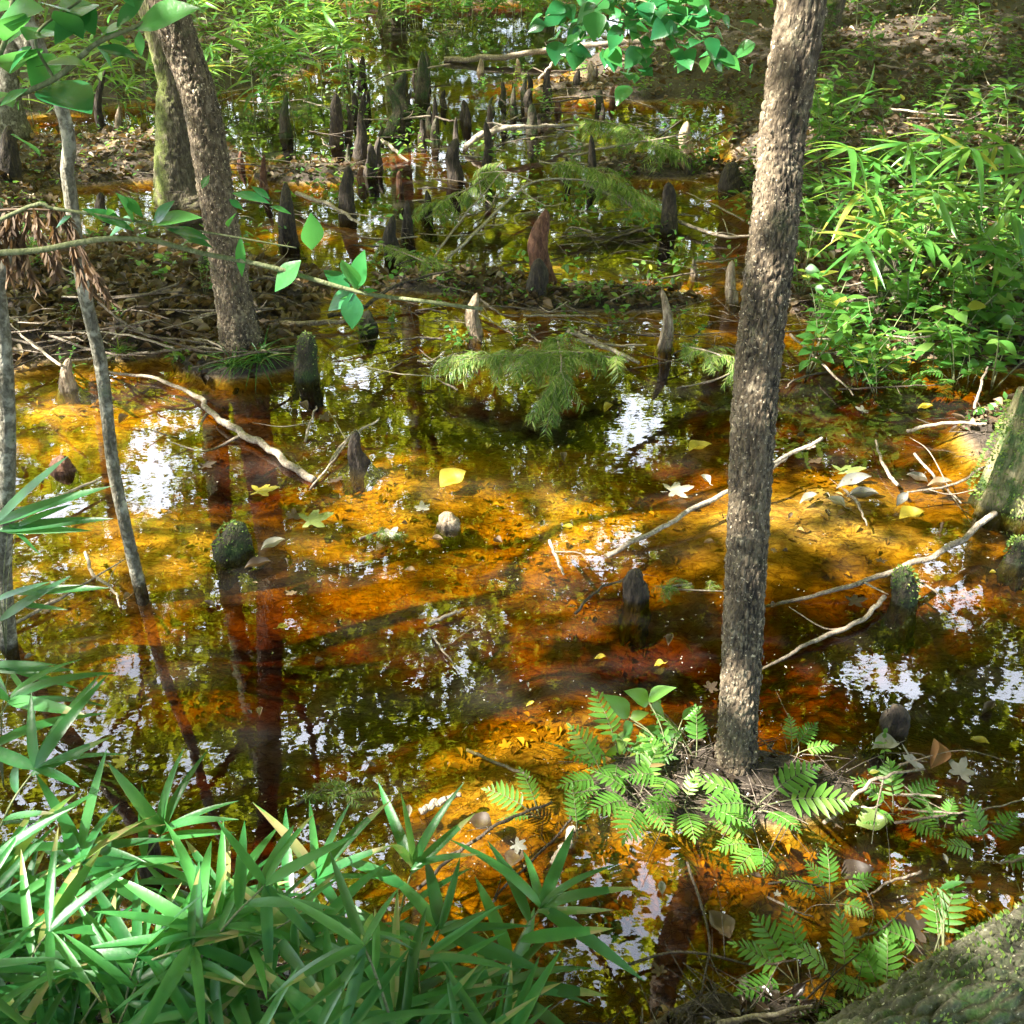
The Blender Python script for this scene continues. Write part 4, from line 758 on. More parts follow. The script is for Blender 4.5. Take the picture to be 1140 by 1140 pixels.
# ------------------------------------------------------------------ cane
def tipped(n, nf):
    r = np.repeat(rng.random(n)[:, None], nf, 1); r = np.clip(r + rng.normal(0, .05, r.shape), 0, .86 + .14 * (r > .93))
    b = rng.random(n) < .22; r[b, -4:] = rng.uniform(.94, 1, (int(b.sum()), 4)); return r
def cane(base, tip, label, group, m='cane', nl=9, L=.22, W=1., fan=5, spread=1., name='cane_plant', sag=.06, elf=(-.2, 1.0)):
    base, tip = np.array(base, float), np.array(tip, float); root = thing(name, base, label, 'cane', group)
    mb = MB(); mid = base * .35 + tip * .65; mid[2] = tip[2] * .78 + sag
    c = tube(mb, [base - [0, 0, .04], base * .7 + mid * .3 + [0, 0, mid[2] * .2], mid, tip], [.004, .0032, .002], 6, 20, None, .4); mb.build('culm', M['stem'], root)
    lf = MB(); T = np.gradient(c, axis=0); T /= np.linalg.norm(T, axis=1)[:, None]
    hd = T[-1] * [1, 1, 0]; hd = hd / (np.linalg.norm(hd) + 1e-6); a0 = math.atan2(hd[1], hd[0])
    ps, ds_, sc = [], [], []
    for k in range(nl):
        u = .38 + .6 * k / max(1, nl - 1); i = int(u * 19); a = a0 + (1 if k % 2 else -1) * rng.uniform(.5, 1.5) * spread; e = rng.uniform(-.1, .6)
        ps.append(c[i]); ds_.append([math.cos(a) * math.cos(e), math.sin(a) * math.cos(e), math.sin(e)]); sc.append(L * rng.uniform(.7, 1.1))
    for k in range(fan):
        a = a0 + (k - (fan - 1) / 2) / max(1, fan - 1) * 3.6 * spread + rng.normal(0, .15); e = rng.uniform(*elf)
        ps.append(c[-1]); ds_.append([math.cos(a) * math.cos(e), math.sin(a) * math.cos(e), math.sin(e)]); sc.append(L * rng.uniform(.75, 1.1))
    ps, ds_, sc = np.array(ps), np.array(ds_), np.array(sc); tmp = rng.integers(0, 4, len(ps)); up = np.array([0, 0, 1.]) + rng.normal(0, .28, (len(ps), 3))
    for j in range(4):
        q = tmp == j
        if q.any(): inst(lf, LANCE[j][0], LANCE[j][1], ps[q], basis(ds_[q], up[q]), np.stack([sc[q], sc[q] * W * rng.uniform(.8, 1.2, q.sum()), sc[q]], 1), tipped(int(q.sum()), len(LANCE[j][1])))
    lf.build('foliage', M[m], root); return root
FG = 'canes massed in the lower left foreground'
def bank(x, y): return np.array([x, y, max(Hs(x, y), -.02)])
TIPS = [((180, 928), 1.75, 'cane with an upright fan of leaves over dark water at lower left', 6, (.5, 1.35)),
        ((352, 978), 1.65, 'cane whose tallest leaf points straight up, near the bottom centre left', 6, (.4, 1.4)),
        ((460, 965), 1.7, 'cane with a narrow four-leaved fan over the sandy shallows', 5, (.4, 1.3)),
        ((602, 1010), 1.6, 'rightmost foreground cane, leaves fanned over the blue-lit shallows', 7, (-.2, 1.2)),
        ((490, 1035), 1.5, 'foreground cane with long drooping leaves at bottom centre', 7, (-.6, .6)),
        ((40, 855), 1.8, 'cane at the left border reaching highest over the orange water', 6, (.1, .9)),
        ((250, 1000), 1.6, 'cane bearing one broad leaf with a white sun fleck', 6, (-.1, .8)),
        ((90, 945), 1.65, 'cane at lower left with several sun-bleached leaf tips', 6, (-.1, .9)),
        ((20, 1045), 1.45, 'cane in the lower left corner with a dry tan leaf', 6, (-.2, .7)),
        ((380, 1085), 1.4, 'cane low at the bottom edge between two tall fans', 6, (-.3, .8)),
        ((560, 1100), 1.42, 'low cane at the right end of the foreground mass', 6, (-.3, .8)),
        ((10, 780), 2.0, 'cane at the left border above all others of the mass', 5, (.0, .9))]
for (px, py), y, lab, fan, el in TIPS:
    t = P(px, py, y); bx = t[0] - rng.uniform(.0, .25); by = max(y - rng.uniform(.1, .35), .85)
    cane(bank(bx, by), t, lab, FG, nl=5, fan=fan, elf=el, L=.25, W=1.0)
for k in range(52):
    px = rng.uniform(-120, 600) if k % 3 else rng.uniform(-100, 330); lo = 915 + max(0, px - 150) * .26 + rng.uniform(-10, 60)
    py = rng.uniform(lo + 30, 1210); y = float(np.interp(py, [880, 1250], [1.72, 1.02])) + rng.normal(0, .06); t = P(px, py, y)
    if t[2] < .1: t[2] = rng.uniform(.12, .3)
    cane(bank(t[0] + rng.normal(-.05, .12), max(t[1] - rng.uniform(0, .3), .7)), t, 'green cane within the thick of the lower left foreground mass', FG, nl=8, fan=6, L=.235, elf=(-.8, .6), W=.85)
for px, py, y, tx, ty, tz in []: pass
# grass-like blades leaning in at the left border
def blades(px, py, specs, label, y, m='cane', name='grass_tuft', group='grass tufts at the left border', w=.8):
    b = P(px, py, y); b[2] = max(Hs(b[0], b[1]), 0); root = thing(name, b, label, 'grass', group); mb = MB()
    for bx, by, tx, ty in specs:
        a, e = P(bx, by, y), P(tx, ty, y - .05); L = np.linalg.norm(e - a); d = (e - a) / L
        tube(mb, [b, (a + b) / 2 + [0, 0, .05], a], [.002, .0015, .001], 5, 8, None, .3)
        inst(mb, LANCE[1][0], LANCE[1][1], a[None], basis(d[None], np.array([[0, -.5, .8]]) + rng.normal(0, .2, (1, 3))), np.array([[L, L * w, L * .5]]), None, 1)
    return mb.build('blades', [M['stem'], M[m]], root)
blades(-25, 640, [(-5, 582, 65, 505), (-5, 583, 115, 535), (0, 590, 120, 572), (0, 590, 98, 588), (10, 583, 45, 618), (20, 585, 75, 560)], 'pale grass-like blades poking in at the left border beside the grey-green sapling', 2.8)
blades(-25, 720, [(15, 660, 118, 650), (20, 672, 72, 678), (-5, 668, 50, 645), (0, 690, 70, 640)], 'white-glinting blades low at the left border below the first tuft', 2.7)
blades(-30, 790, [(-10, 745, 78, 745), (0, 740, 85, 765), (10, 745, 45, 795), (-10, 740, 60, 738)], 'green blades at the left border just above the cane mass', 2.2)
# cane clump on the right bank
RB = 'canes of the arching clump on the right bank'
for k, (px, py) in enumerate([(945, 165), (975, 178), (1010, 160), (1045, 150), (1080, 165), (1120, 160), (1150, 190), (960, 215), (1000, 225), (1040, 215), (1080, 225), (1125, 235), (985, 255), (1030, 265), (1075, 275), (1110, 285), (1140, 270), (960, 270)]):
    y = 5.9 - .35 * (py - 150) / 120 + rng.normal(0, .12); t = P(px, py, y); c0 = G(1050, 325)
    b = bank(c0[0] * .55 + t[0] * .45 + rng.normal(0, .08), c0[1] + rng.normal(.15, .12))
    cane(b, t, ['cane arching out of the right bank clump with sunlit white-green leaves', 'cane arching out of the right bank clump with sunlit white-green leaves'][k % 2], RB, 'cane_far', nl=9, fan=6, L=.30, elf=(-.7, .4), spread=.8, sag=.12)
for k, (px, py, h_) in enumerate([(920, 145, .45), (935, 190, .4), (905, 215, .35), (945, 120, .5), (890, 175, .4)]):
    g0 = G(px, py); z = max(Hs(g0[0], g0[1]), 0); cane([g0[0], g0[1], z], [g0[0] + rng.normal(0, .1), g0[1] - .1, z + h_], 'short young cane on the bank just right of the rough-barked trunk', 'young canes beside the rough-barked trunk', 'cane_far', nl=6, fan=5, L=.25)
# distant canes, copies of four
protos = []
for k in range(4):
    o = cane([0, 0, 0], [rng.normal(0, .15), rng.normal(0, .15), rng.uniform(.45, .75)], '', '', 'cane_far', nl=10, fan=6, L=.27, name='cane_plant', elf=(-.6, .8)); protos.append(o)
def copy_tree(o):
    c = o.copy(); COL.objects.link(c)
    for ch in o.children:
        d = ch.copy(); COL.objects.link(d); d.parent = c
    return c
used = set()
def place(protos, px, py, lab, grp, sc=(.8, 1.25), cat=None, minz=None):
    k = int(rng.integers(len(protos))); g0 = G(px, py)
    if id(protos[k]) not in used: o = protos[k]; used.add(id(o))
    else: o = copy_tree(protos[k])
    z = max(Hs(g0[0], g0[1]), -.03) ; o.location = (g0[0], g0[1], z); o.rotation_euler = (0, 0, rng.uniform(0, 6.28)); s = rng.uniform(*sc); o.scale = (s, s, s)
    o['label'] = lab; o['group'] = grp
    if cat: o['category'] = cat
    return o
for k in range(84): place(protos, rng.uniform(205, 400), rng.uniform(22, 100) if k % 3 else rng.uniform(60, 150), 'leafy cane of the bright thicket right of the leaning tree top', 'canes of the far left thicket', (.8, 1.3))
for k in range(60): place(protos, rng.uniform(-40, 175), rng.uniform(22, 150), 'leafy cane of the shaded thicket in the upper left', 'canes of the upper left thicket', (.8, 1.2))
for k in range(50): place(protos, rng.uniform(380, 640), rng.uniform(5, 45), 'leafy cane on the far shore at the top', 'canes on the far shore', (.8, 1.2))
# ------------------------------------------------------------------ low leafy plants on the banks
def seedling_proto(kind):
    root = thing('leafy_plant', (0, 0, 0), '', 'plant'); st = MB(); lf = MB(); n = rng.integers(3, 6)
    for k in range(n):
        a = rng.uniform(0, 6.28); h = rng.uniform(.10, .26); lean = rng.uniform(.05, .2); e = np.array([math.cos(a) * lean, math.sin(a) * lean, h])
        c = tube(st, [[0, 0, -.02], e * .5 + [0, 0, .03], e], [.0025, .0018, .001], 5, 8, None, .4)
        m_ = rng.integers(7, 13); i = np.linspace(2, 7, m_).astype(int); aa = rng.uniform(0, 6.28, m_); el = rng.uniform(-.2, .6, m_)
        d = np.stack([np.cos(aa) * np.cos(el), np.sin(aa) * np.cos(el), np.sin(el)], 1); tv, tf = (OVATE, BROAD, HEART)[kind % 3]
        inst(lf, tv, tf, c[i], basis(d, np.array([0, 0, 1.]) + rng.normal(0, .3, (m_, 3))), rng.uniform(.03, .065, m_) * (1.3 if kind == 1 else 1))
    st.build('stem', M['stem'], root); lf.build('foliage', M['seedling'], root); return root
sp = [seedling_proto(k) for k in range(6)]
for k in range(140):
    place(sp, rng.uniform(880, 1150), rng.uniform(15, 440), 'small green broad-leaved plant on the leaf-strewn right bank', 'small plants on the right bank', (.9, 2.1))
for k in range(32): place(sp, rng.uniform(400, 860), rng.uniform(3, 36), 'small green plant on the far shore at the top', 'small plants on the far shore', (1.2, 2.4))
for k in range(18): place(sp, rng.uniform(0, 300), rng.uniform(270, 420), 'small green plant sprouting from the brush heap', 'small plants on the brush heap', (.5, .9))
for k in range(38): place(sp, rng.uniform(540, 870), rng.uniform(80, 240), 'small green plant on a hummock behind the middle knees', 'small plants behind the middle knees', (.6, 1.2))
for k in range(38): place(sp, rng.uniform(170, 540), rng.uniform(35, 150), 'small green plant in the far shallows among the knees', 'small plants in the far shallows', (.7, 1.3))
for k in range(16): place(sp, rng.uniform(400, 780), rng.uniform(330, 400), 'small green plant on the low strip below the reddish knee', 'small plants on the middle strip', (.4, .8))
for px, py, lab in [(700, 850, 'broad-leaved plant at the back of the ferny hummock, left one'), (735, 845, 'broad-leaved plant at the back of the ferny hummock, right one'), (985, 862, 'small broad-leaved plant beside the curled brown leaf'), (690, 470 + 0, ''), ]:
    if lab:
        o = place(sp, px, py, lab, 'plants on the ferny hummock', (.45, .6)); o.children
# ------------------------------------------------------------------ shrubs with broad leaves hanging in from the left, and a leafy branch at the top
def leafpair(mb, a, e, wd, tv=BROAD):
    L = np.linalg.norm(e - a); d = (e - a) / L; v = np.array([0, 0, CAM_H]) - a; v = v / np.linalg.norm(v)
    up = v * .6 + np.array([0, 0, .9]) + rng.normal(0, .2, 3)
    inst(mb, tv[0], tv[1], a[None], basis(d[None], up[None]), np.array([[L, L * wd, L]]), None)
sh = thing('shrub', (-2.35, 2.3, 0), 'broad-leaved shrub whose bare branch crosses in front of the leaning tree', 'shrub')
st = MB(); y = 2.45
main = [np.array([-2.35, 2.3, -.05]), np.array([-2.1, 2.3, .8]), np.array([-1.6, 2.4, 1.5])] + [P(a, b_, y) for a, b_ in ((60, 276), (150, 266), (225, 282), (300, 297), (400, 325), (470, 335), (537, 344))]
tube(st, main, [.014, .011, .007, .0065, .006, .0055, .0045], 8, 90, lambda th, L, r: r * (1 + .25 * (vnoise(L * 25, th, s=5) - .5)), .4)
tube(st, [P(60, 232, y), P(150, 246, y), P(250, 262, y), P(330, 276, y)], [.004, .003, .0015], 6, 24, None, .4); tube(st, [main[2], P(20, 235, y), P(60, 232, y)], [.006, .005, .004], 6, 10, None, .4)
st.build('stem', M['stem'], sh); lf = MB()
for a_, b_, c_, d_, w_ in [(92, 233, 150, 252, 1), (150, 250, 135, 214, 1.3), (135, 218, 160, 240, 1.2), (150, 246, 112, 262, 1), (165, 250, 220, 236, .9), (170, 252, 190, 222, 1.1), (185, 255, 232, 262, .8), (200, 262, 236, 272, .8), (268, 262, 268, 310, .6),
        (355, 312, 344, 240, .0), (347, 278, 348, 240, 1.5), (335, 290, 303, 322, 1.7), (398, 322, 402, 280, 1.2), (395, 322, 384, 284, 1.1), (392, 324, 392, 367, 1.5), (390, 322, 360, 298, 1.2), (400, 324, 370, 330, 1.), (402, 325, 420, 322, 1.), (396, 322, 362, 345, 1.1),
        (225, 210, 232, 194, 1.4), (262, 238, 252, 250, 1.4), (258, 215, 300, 222, 1.), (300, 222, 280, 205, 1.), (300, 230, 325, 236, 1.1), (255, 222, 270, 232, 1.2), (120, 232, 128, 250, 1.), (80, 240, 60, 252, 1.)]:
    if w_: leafpair(lf, P(a_, b_, y), P(c_, d_, y + rng.normal(0, .03)), w_)
lf.build('foliage', M['broad'], sh)
sh = thing('shrub', (-1.95, 1.75, 0), 'shrub with large blue-green leaves filling the upper left corner', 'shrub')
st = MB(); y = 1.9; m0 = [np.array([-1.95, 1.75, -.05]), np.array([-1.75, 1.8, .9]), np.array([-1.35, 1.9, 1.5]), P(-60, 150, y), P(-10, 118, y), P(60, 88, y), P(105, 50, y), P(150, 30, y), P(190, 10, y)]
tube(st, m0, [.012, .009, .006, .005, .004, .003], 7, 60, None, .4); tube(st, [P(-60, 150, y), P(0, 60, y), P(20, -20, y), P(60, -80, y)], [.005, .003], 7, 30, None, .4); tube(st, [P(60, 88, y), P(40, 40, y), P(90, 0, y)], [.003, .002], 7, 20, None, .4)
st.build('stem', M['stem'], sh); lf = MB()
for a_, b_, c_, d_, w_ in [(48, 92, 99, 116, 1.7), (150, 32, 214, 2, 1.0), (60, 12, 92, 36, 1.2), (30, 45, 62, 26, 1.4), (100, 10, 60, 40, 1.), (35, 52, 5, 78, 1.2), (108, 52, 130, 76, 1.), (108, 52, 152, 60, 1.), (12, 82, 34, 42, 1.3), (0, 22, 42, 4, 1.3),
        (72, -4, 104, 30, 1.2), (14, 120, -8, 96, 1.3), (12, 150, 48, 168, 1.), (40, 75, 90, 62, 1.1), (20, 60, 52, 68, 1.3), (105, 48, 128, 22, .9), (130, 30, 160, -8, 1.), (60, 60, 36, 88, 1.2), (0, 118, 28, 96, 1.2), (90, 18, 62, -6, 1.3), (150, 8, 130, -14, 1.), (25, 15, 2, 38, 1.3), (110, 30, 140, 44, .9), (-5, 60, 22, 30, 1.3)]:
    leafpair(lf, P(a_, b_, y + rng.normal(0, .05)), P(c_, d_, y + rng.normal(0, .05)), w_)
for k in range(40):
    a_, b_ = rng.uniform(-120, 180), rng.uniform(-140, 40 if k % 2 else 100)
    if a_ > 60 and b_ > 40: b_ -= 60
    an = rng.uniform(0, 6.28); l_ = rng.uniform(28, 45); yy_ = y + rng.normal(.15, .1); leafpair(lf, P(a_, b_, yy_), P(a_ + math.cos(an) * l_, b_ + math.sin(an) * l_ * .7, yy_ + rng.normal(0, .04)), rng.uniform(1, 1.4))
lf.build('foliage', M['broad'], sh)
# withered spray hanging at left
dd = thing('withered_spray', P(0, 232, 2.6), 'withered brown fern-like spray hanging from the branch at the left border', 'dead spray'); mb = MB()
for sx_, sy, ex, ey in [(-10, 232, 10, 305), (12, 236, 22, 300), (20, 236, 42, 318), (38, 232, 55, 290), (55, 230, 62, 305), (68, 232, 90, 310), (60, 232, 104, 325), (75, 240, 120, 330), (5, 236, 0, 280), (30, 236, 30, 288)]:
    a, e = P(sx_, sy, 2.6), P(ex, ey, 2.55); c = tube(mb, [a, (a + e) / 2 + rng.normal(0, .015, 3), e], [.002, .001], 5, 16, None, .3)
    k = 60; i = rng.integers(0, 16, k); d = (e - a)[None] / np.linalg.norm(e - a) + rdir(k) * .55; inst(mb, LEAFLET[0], LEAFLET[1], c[i], basis(d, rdir(k)), np.stack([rng.uniform(.02, .045, k), rng.uniform(.02, .035, k), rng.uniform(.02, .03, k)], 1), None, 0)
tube(mb, [P(-60, 240, 2.6), P(20, 233, 2.6), P(90, 236, 2.6)], [.004, .002], 6, 14, None, .3); mb.build('frond', M['deadfrond'], dd)
# leafy branch at the top, part of the rough-barked tree
st = MB(); lf = MB(); y = 3.15
limb = [np.array([.86, 3.2, 4.0]), np.array([.7, 3.2, 3.0]), P(720, -60, y), P(700, 10, y), P(690, 40, y)]; c = tube(st, limb, [.016, .01, .005, .003], 7, 30, None, .4)
ends = [(605, 20), (640, 55), (680, 60), (720, 70), (760, 60), (800, 62), (840, 40), (830, 75), (610, 50), (780, 10), (660, 10), (740, 30), (700, 90)]
for ex, ey in ends:
    s = c[rng.integers(18, 27)]; e = P(ex, ey, y + rng.normal(0, .12)); q = tube(st, [s, (s + e) / 2 + [0, 0, .04], e], [.0025, .001], 5, 12, None, .4)
    k = 13; i = rng.integers(3, 12, k); a = rng.uniform(0, 6.28, k); el = rng.uniform(-.9, .2, k); d = np.stack([np.cos(a) * np.cos(el), np.sin(a) * np.cos(el), np.sin(el)], 1)
    inst(lf, HEART[0], HEART[1], q[i] + rng.normal(0, .012, (k, 3)), basis(d, np.array([0, -.5, 1.]) + rng.normal(0, .3, (k, 3))), rng.uniform(.04, .075, k))
lb = st.build('leafy_branch', M['stem'], tr_main); fo = lf.build('foliage', M['broad'], tr_main); lb['label'] = 'thin branch drooping in at the top edge'; fo['label'] = 'small heart-shaped leaves on the branch at the top edge'
# broad leaved sprigs around hummock
def sprig(px, py, specs, lab, y, m='seedling', tv=HEART):
    b = G(px, py); b[2] = max(Hs(b[0], b[1]), 0); root = thing('leafy_plant', b, lab, 'plant', 'plants on the ferny hummock'); st, lf = MB(), MB()
    for sx_, sy, ex, ey, w_ in specs:
        a, e = P(sx_, sy, y), P(ex, ey, y + rng.normal(0, .008)); w_ = w_ * .75; tube(st, [b, (a + b) / 2 + [0, 0, .03], a], [.0022, .0015], 5, 8, None, .4); leafpair(lf, a, e, w_, tv)
    st.build('stem', M['stem'], root); lf.build('foliage', M[m], root)
sprig(745, 860, [(722, 780, 748, 762, 1), (722, 782, 700, 768, 1), (725, 785, 745, 800, 1), (700, 798, 676, 772, 1), (702, 800, 722, 792, 1), (705, 805, 690, 820, 1), (690, 835, 700, 810, 1), (715, 830, 698, 842, 1), (740, 830, 758, 810, 1), (735, 815, 712, 812, 1), (760, 800, 780, 785, .8), (762, 812, 790, 808, .8), (770, 825, 795, 840, .8), (680, 850, 690, 828, 1)], 'light green heart-leaved plant standing tall behind the ferny hummock', 2.36)
sprig(1050, 1070, [(1045, 990, 1072, 975 + 5, .9), (1040, 1000, 1018, 1008, .9), (1000, 1065, 1010, 1045, .8), (1005, 1070, 1025, 1065, .8)], 'two-leaved sprig behind the mossy log', 1.75, tv=BROAD)
# ------------------------------------------------------------------ grass tufts at the leaning tree's foot, drooping cypress sprays
def tuft(px, py, n, L, label, m='cane', droop=True):
    b = G(px, py); b[2] = max(Hs(b[0], b[1]), 0) ; root = thing('grass_tuft', b, label, 'grass', 'grass tufts at the leaning tree'); mb = MB(); a = rng.uniform(0, 6.28, n); el = rng.uniform(.2, 1.3, n)
    d = np.stack([np.cos(a) * np.cos(el), np.sin(a) * np.cos(el), np.sin(el)], 1)
    for j in range(4):
        q = np.arange(n) % 4 == j; s_ = L * rng.uniform(.7, 1.2, q.sum()); inst(mb, LANCE[3][0], LANCE[3][1], np.repeat(b[None], q.sum(), 0) + rng.normal(0, .02, (q.sum(), 3)) * [1, 1, 0] + [0, 0, .05], basis(d[q], np.repeat([[0, 0, 1.]], q.sum(), 0)), np.stack([s_, s_ * .35, s_ * 1.6], 1))
    mb.build('blades', M[m], root)
tuft(292, 415, 60, .17, 'drooping grass tuft on the right of the leaning tree foot'); tuft(262, 420, 50, .14, 'drooping grass tuft in front of the leaning tree foot')
tuft(135, 402, 30, .12, 'small yellow-green grass tuft on the brush heap', 'seedling')
def cyp(pts, n, L, label, y0=0, m='needle', hang=.9, under=False):
    q = [G(px, py, z) for px, py, z in pts]; root = thing('cypress_spray', q[0], label, 'cypress spray', 'fallen cypress sprays'); st, lf = MB(), MB()
    c = tube(st, q, [.006, .004, .0015], 6, 30, None, .4); ps, ds_, sc = [], [], []
    T = np.gradient(c, axis=0)
    for k in range(n):
        i = rng.integers(2, 30); s = c[i]; a = rng.uniform(0, 6.28); o = np.array([math.cos(a), math.sin(a), 0]) * L * rng.uniform(.3, 1.) + T[i] / np.linalg.norm(T[i]) * L * .4
        e = s + o + [0, 0, -hang * rng.uniform(.1, .5) * L]; e[2] = max(e[2], .004 if not under else -.05)
        b = tube(st, [s, (s + e) / 2 + [0, 0, L * .12], e], [.0014, .0006], 4, 14, None, .4)
        Tb = np.gradient(b, axis=0); Tb /= np.linalg.norm(Tb, axis=1)[:, None]; kk = np.repeat(np.arange(1, 14), 4); sd = np.cross(Tb[kk], [0, 0, 1.]); sg = np.where(np.arange(len(kk)) % 2, 1, -1)[:, None]
        ps.append(b[kk] + rng.normal(0, .003, (len(kk), 3))); ds_.append(sd * sg + Tb[kk] * .5 + rng.normal(0, .15, (len(kk), 3)) + [0, 0, -.35]); sc.append(np.full(len(kk), L * .3) * rng.uniform(.7, 1.2, len(kk)))
    ps, ds_, sc = map(np.concatenate, (ps, ds_, sc)); ps[:, 2] = np.maximum(ps[:, 2], .003)
    inst(lf, NEEDLE[0], NEEDLE[1], ps, basis(ds_, rdir(len(ps)) * .4 + [0, 0, 1]), np.stack([sc, sc * 2.0, sc], 1)); st.build('stem', M['twig'], root); lf.build('foliage', M[m], root)
cyp([(700, 402, .12), (640, 392, .2), (585, 395, .22), (520, 400, .16)], 80, .19, 'green feathery cypress spray drooping to the water at the centre')
cyp([(620, 375, .15), (625, 405, .22), (618, 440, .1)], 60, .18, 'short cypress spray hanging in front of the central one')
cyp([(560, 180, .3), (530, 205, .25), (470, 235, .1)], 34, .22, 'light green cypress spray below the smooth dark knee')
cyp([(600, 180, .35), (660, 190, .3), (720, 225, .15)], 44, .24, 'broad dark green cypress spray behind the tall reddish knee')
cyp([(640, 130, .35), (690, 140, .3), (740, 165, .2)], 34, .26, 'cypress spray under the far shallows, right of centre')
cyp([(760, 385, .12), (800, 395, .15), (830, 420, .08)], 34, .14, 'pale cypress spray left of the rough-barked trunk')
cyp([(420, 270, .08), (470, 290, .12), (510, 310, .05)], 40, .17, 'dark cypress spray at the foot of the three slanting knees')
cyp([(400, 600, .005), (425, 592, .006), (440, 600, .005)], 9, .07, 'little yellow-green spray floating near the centre')
cyp([(330, 895, .005), (360, 880, .006), (385, 885, .005)], 12, .08, 'olive spray lying in the shallows above the upright cane fan')
cyp([(770, 650, .005), (740, 655, .006), (850, 660, .005)], 14, .08, 'thin spray floating left of the rough-barked trunk in the sunlit water')
# ------------------------------------------------------------------ leaves floating on the water, each by itself
M['sunk'] = M['dead']
def lobed(n=5):
    V = [[.1, 0, 0]]; k = 45
    for i in range(k):
        a = -2.6 + 5.2 * i / (k - 1); r = (.52 + .48 * abs(math.cos(a * 3)) ** 1.5) * (1 - .16 * abs(a)) * (1 + .07 * math.sin(i * 2.4)); V.append([.2 + r * math.cos(a) * .8, r * math.sin(a) * .8, .05 * math.sin(a * 3 + 1) + .06 * r])
    return np.array(V), np.array([[0, i, i + 1] for i in range(1, k)])
LOBED = lobed(); CURL = leaf_t(.3, [.05, .75, 1, .85, .45, .02], -.25, .9); FL = {'o': leaf_t(.27, [.05, .7, 1, .88, .5, .02], -.1, .7, .05), 'b': leaf_t(.2, [.04, .5, .9, 1, .8, .45, .02], -.12, .8, .05), 'h': leaf_t(.38, [.12, .85, 1, .85, .42, .02], -.06, .35, .05), 'l': LOBED, 'c': CURL}
def fleaf(px, py, lpx, yaw, kind, m, label, z=.006, tilt=.12, group='leaves floating on the water'):
    p = G(px, py, z); L = lpx * depth(p) / F * .85; mb = MB(); d = np.array([[math.cos(R(yaw)), math.sin(R(yaw)), abs(rng.normal(0, tilt))]]); p0 = p - d[0] * L / 2; p0[2] = z
    tv, tf = FL[kind]; inst(mb, tv, tf, p0[None], basis(d, np.array([[rng.normal(0, tilt), rng.normal(0, tilt), 1.]])), np.array([L]))
    if kind in 'olh': tube(mb, [p0, p0 - d[0] * L * .3 + [0, 0, .004]], [.0012, .0008], 5, 3, None, .5)
    o = mb.build('floating_leaf', M[m]); return tag(o, label, 'leaf', group)
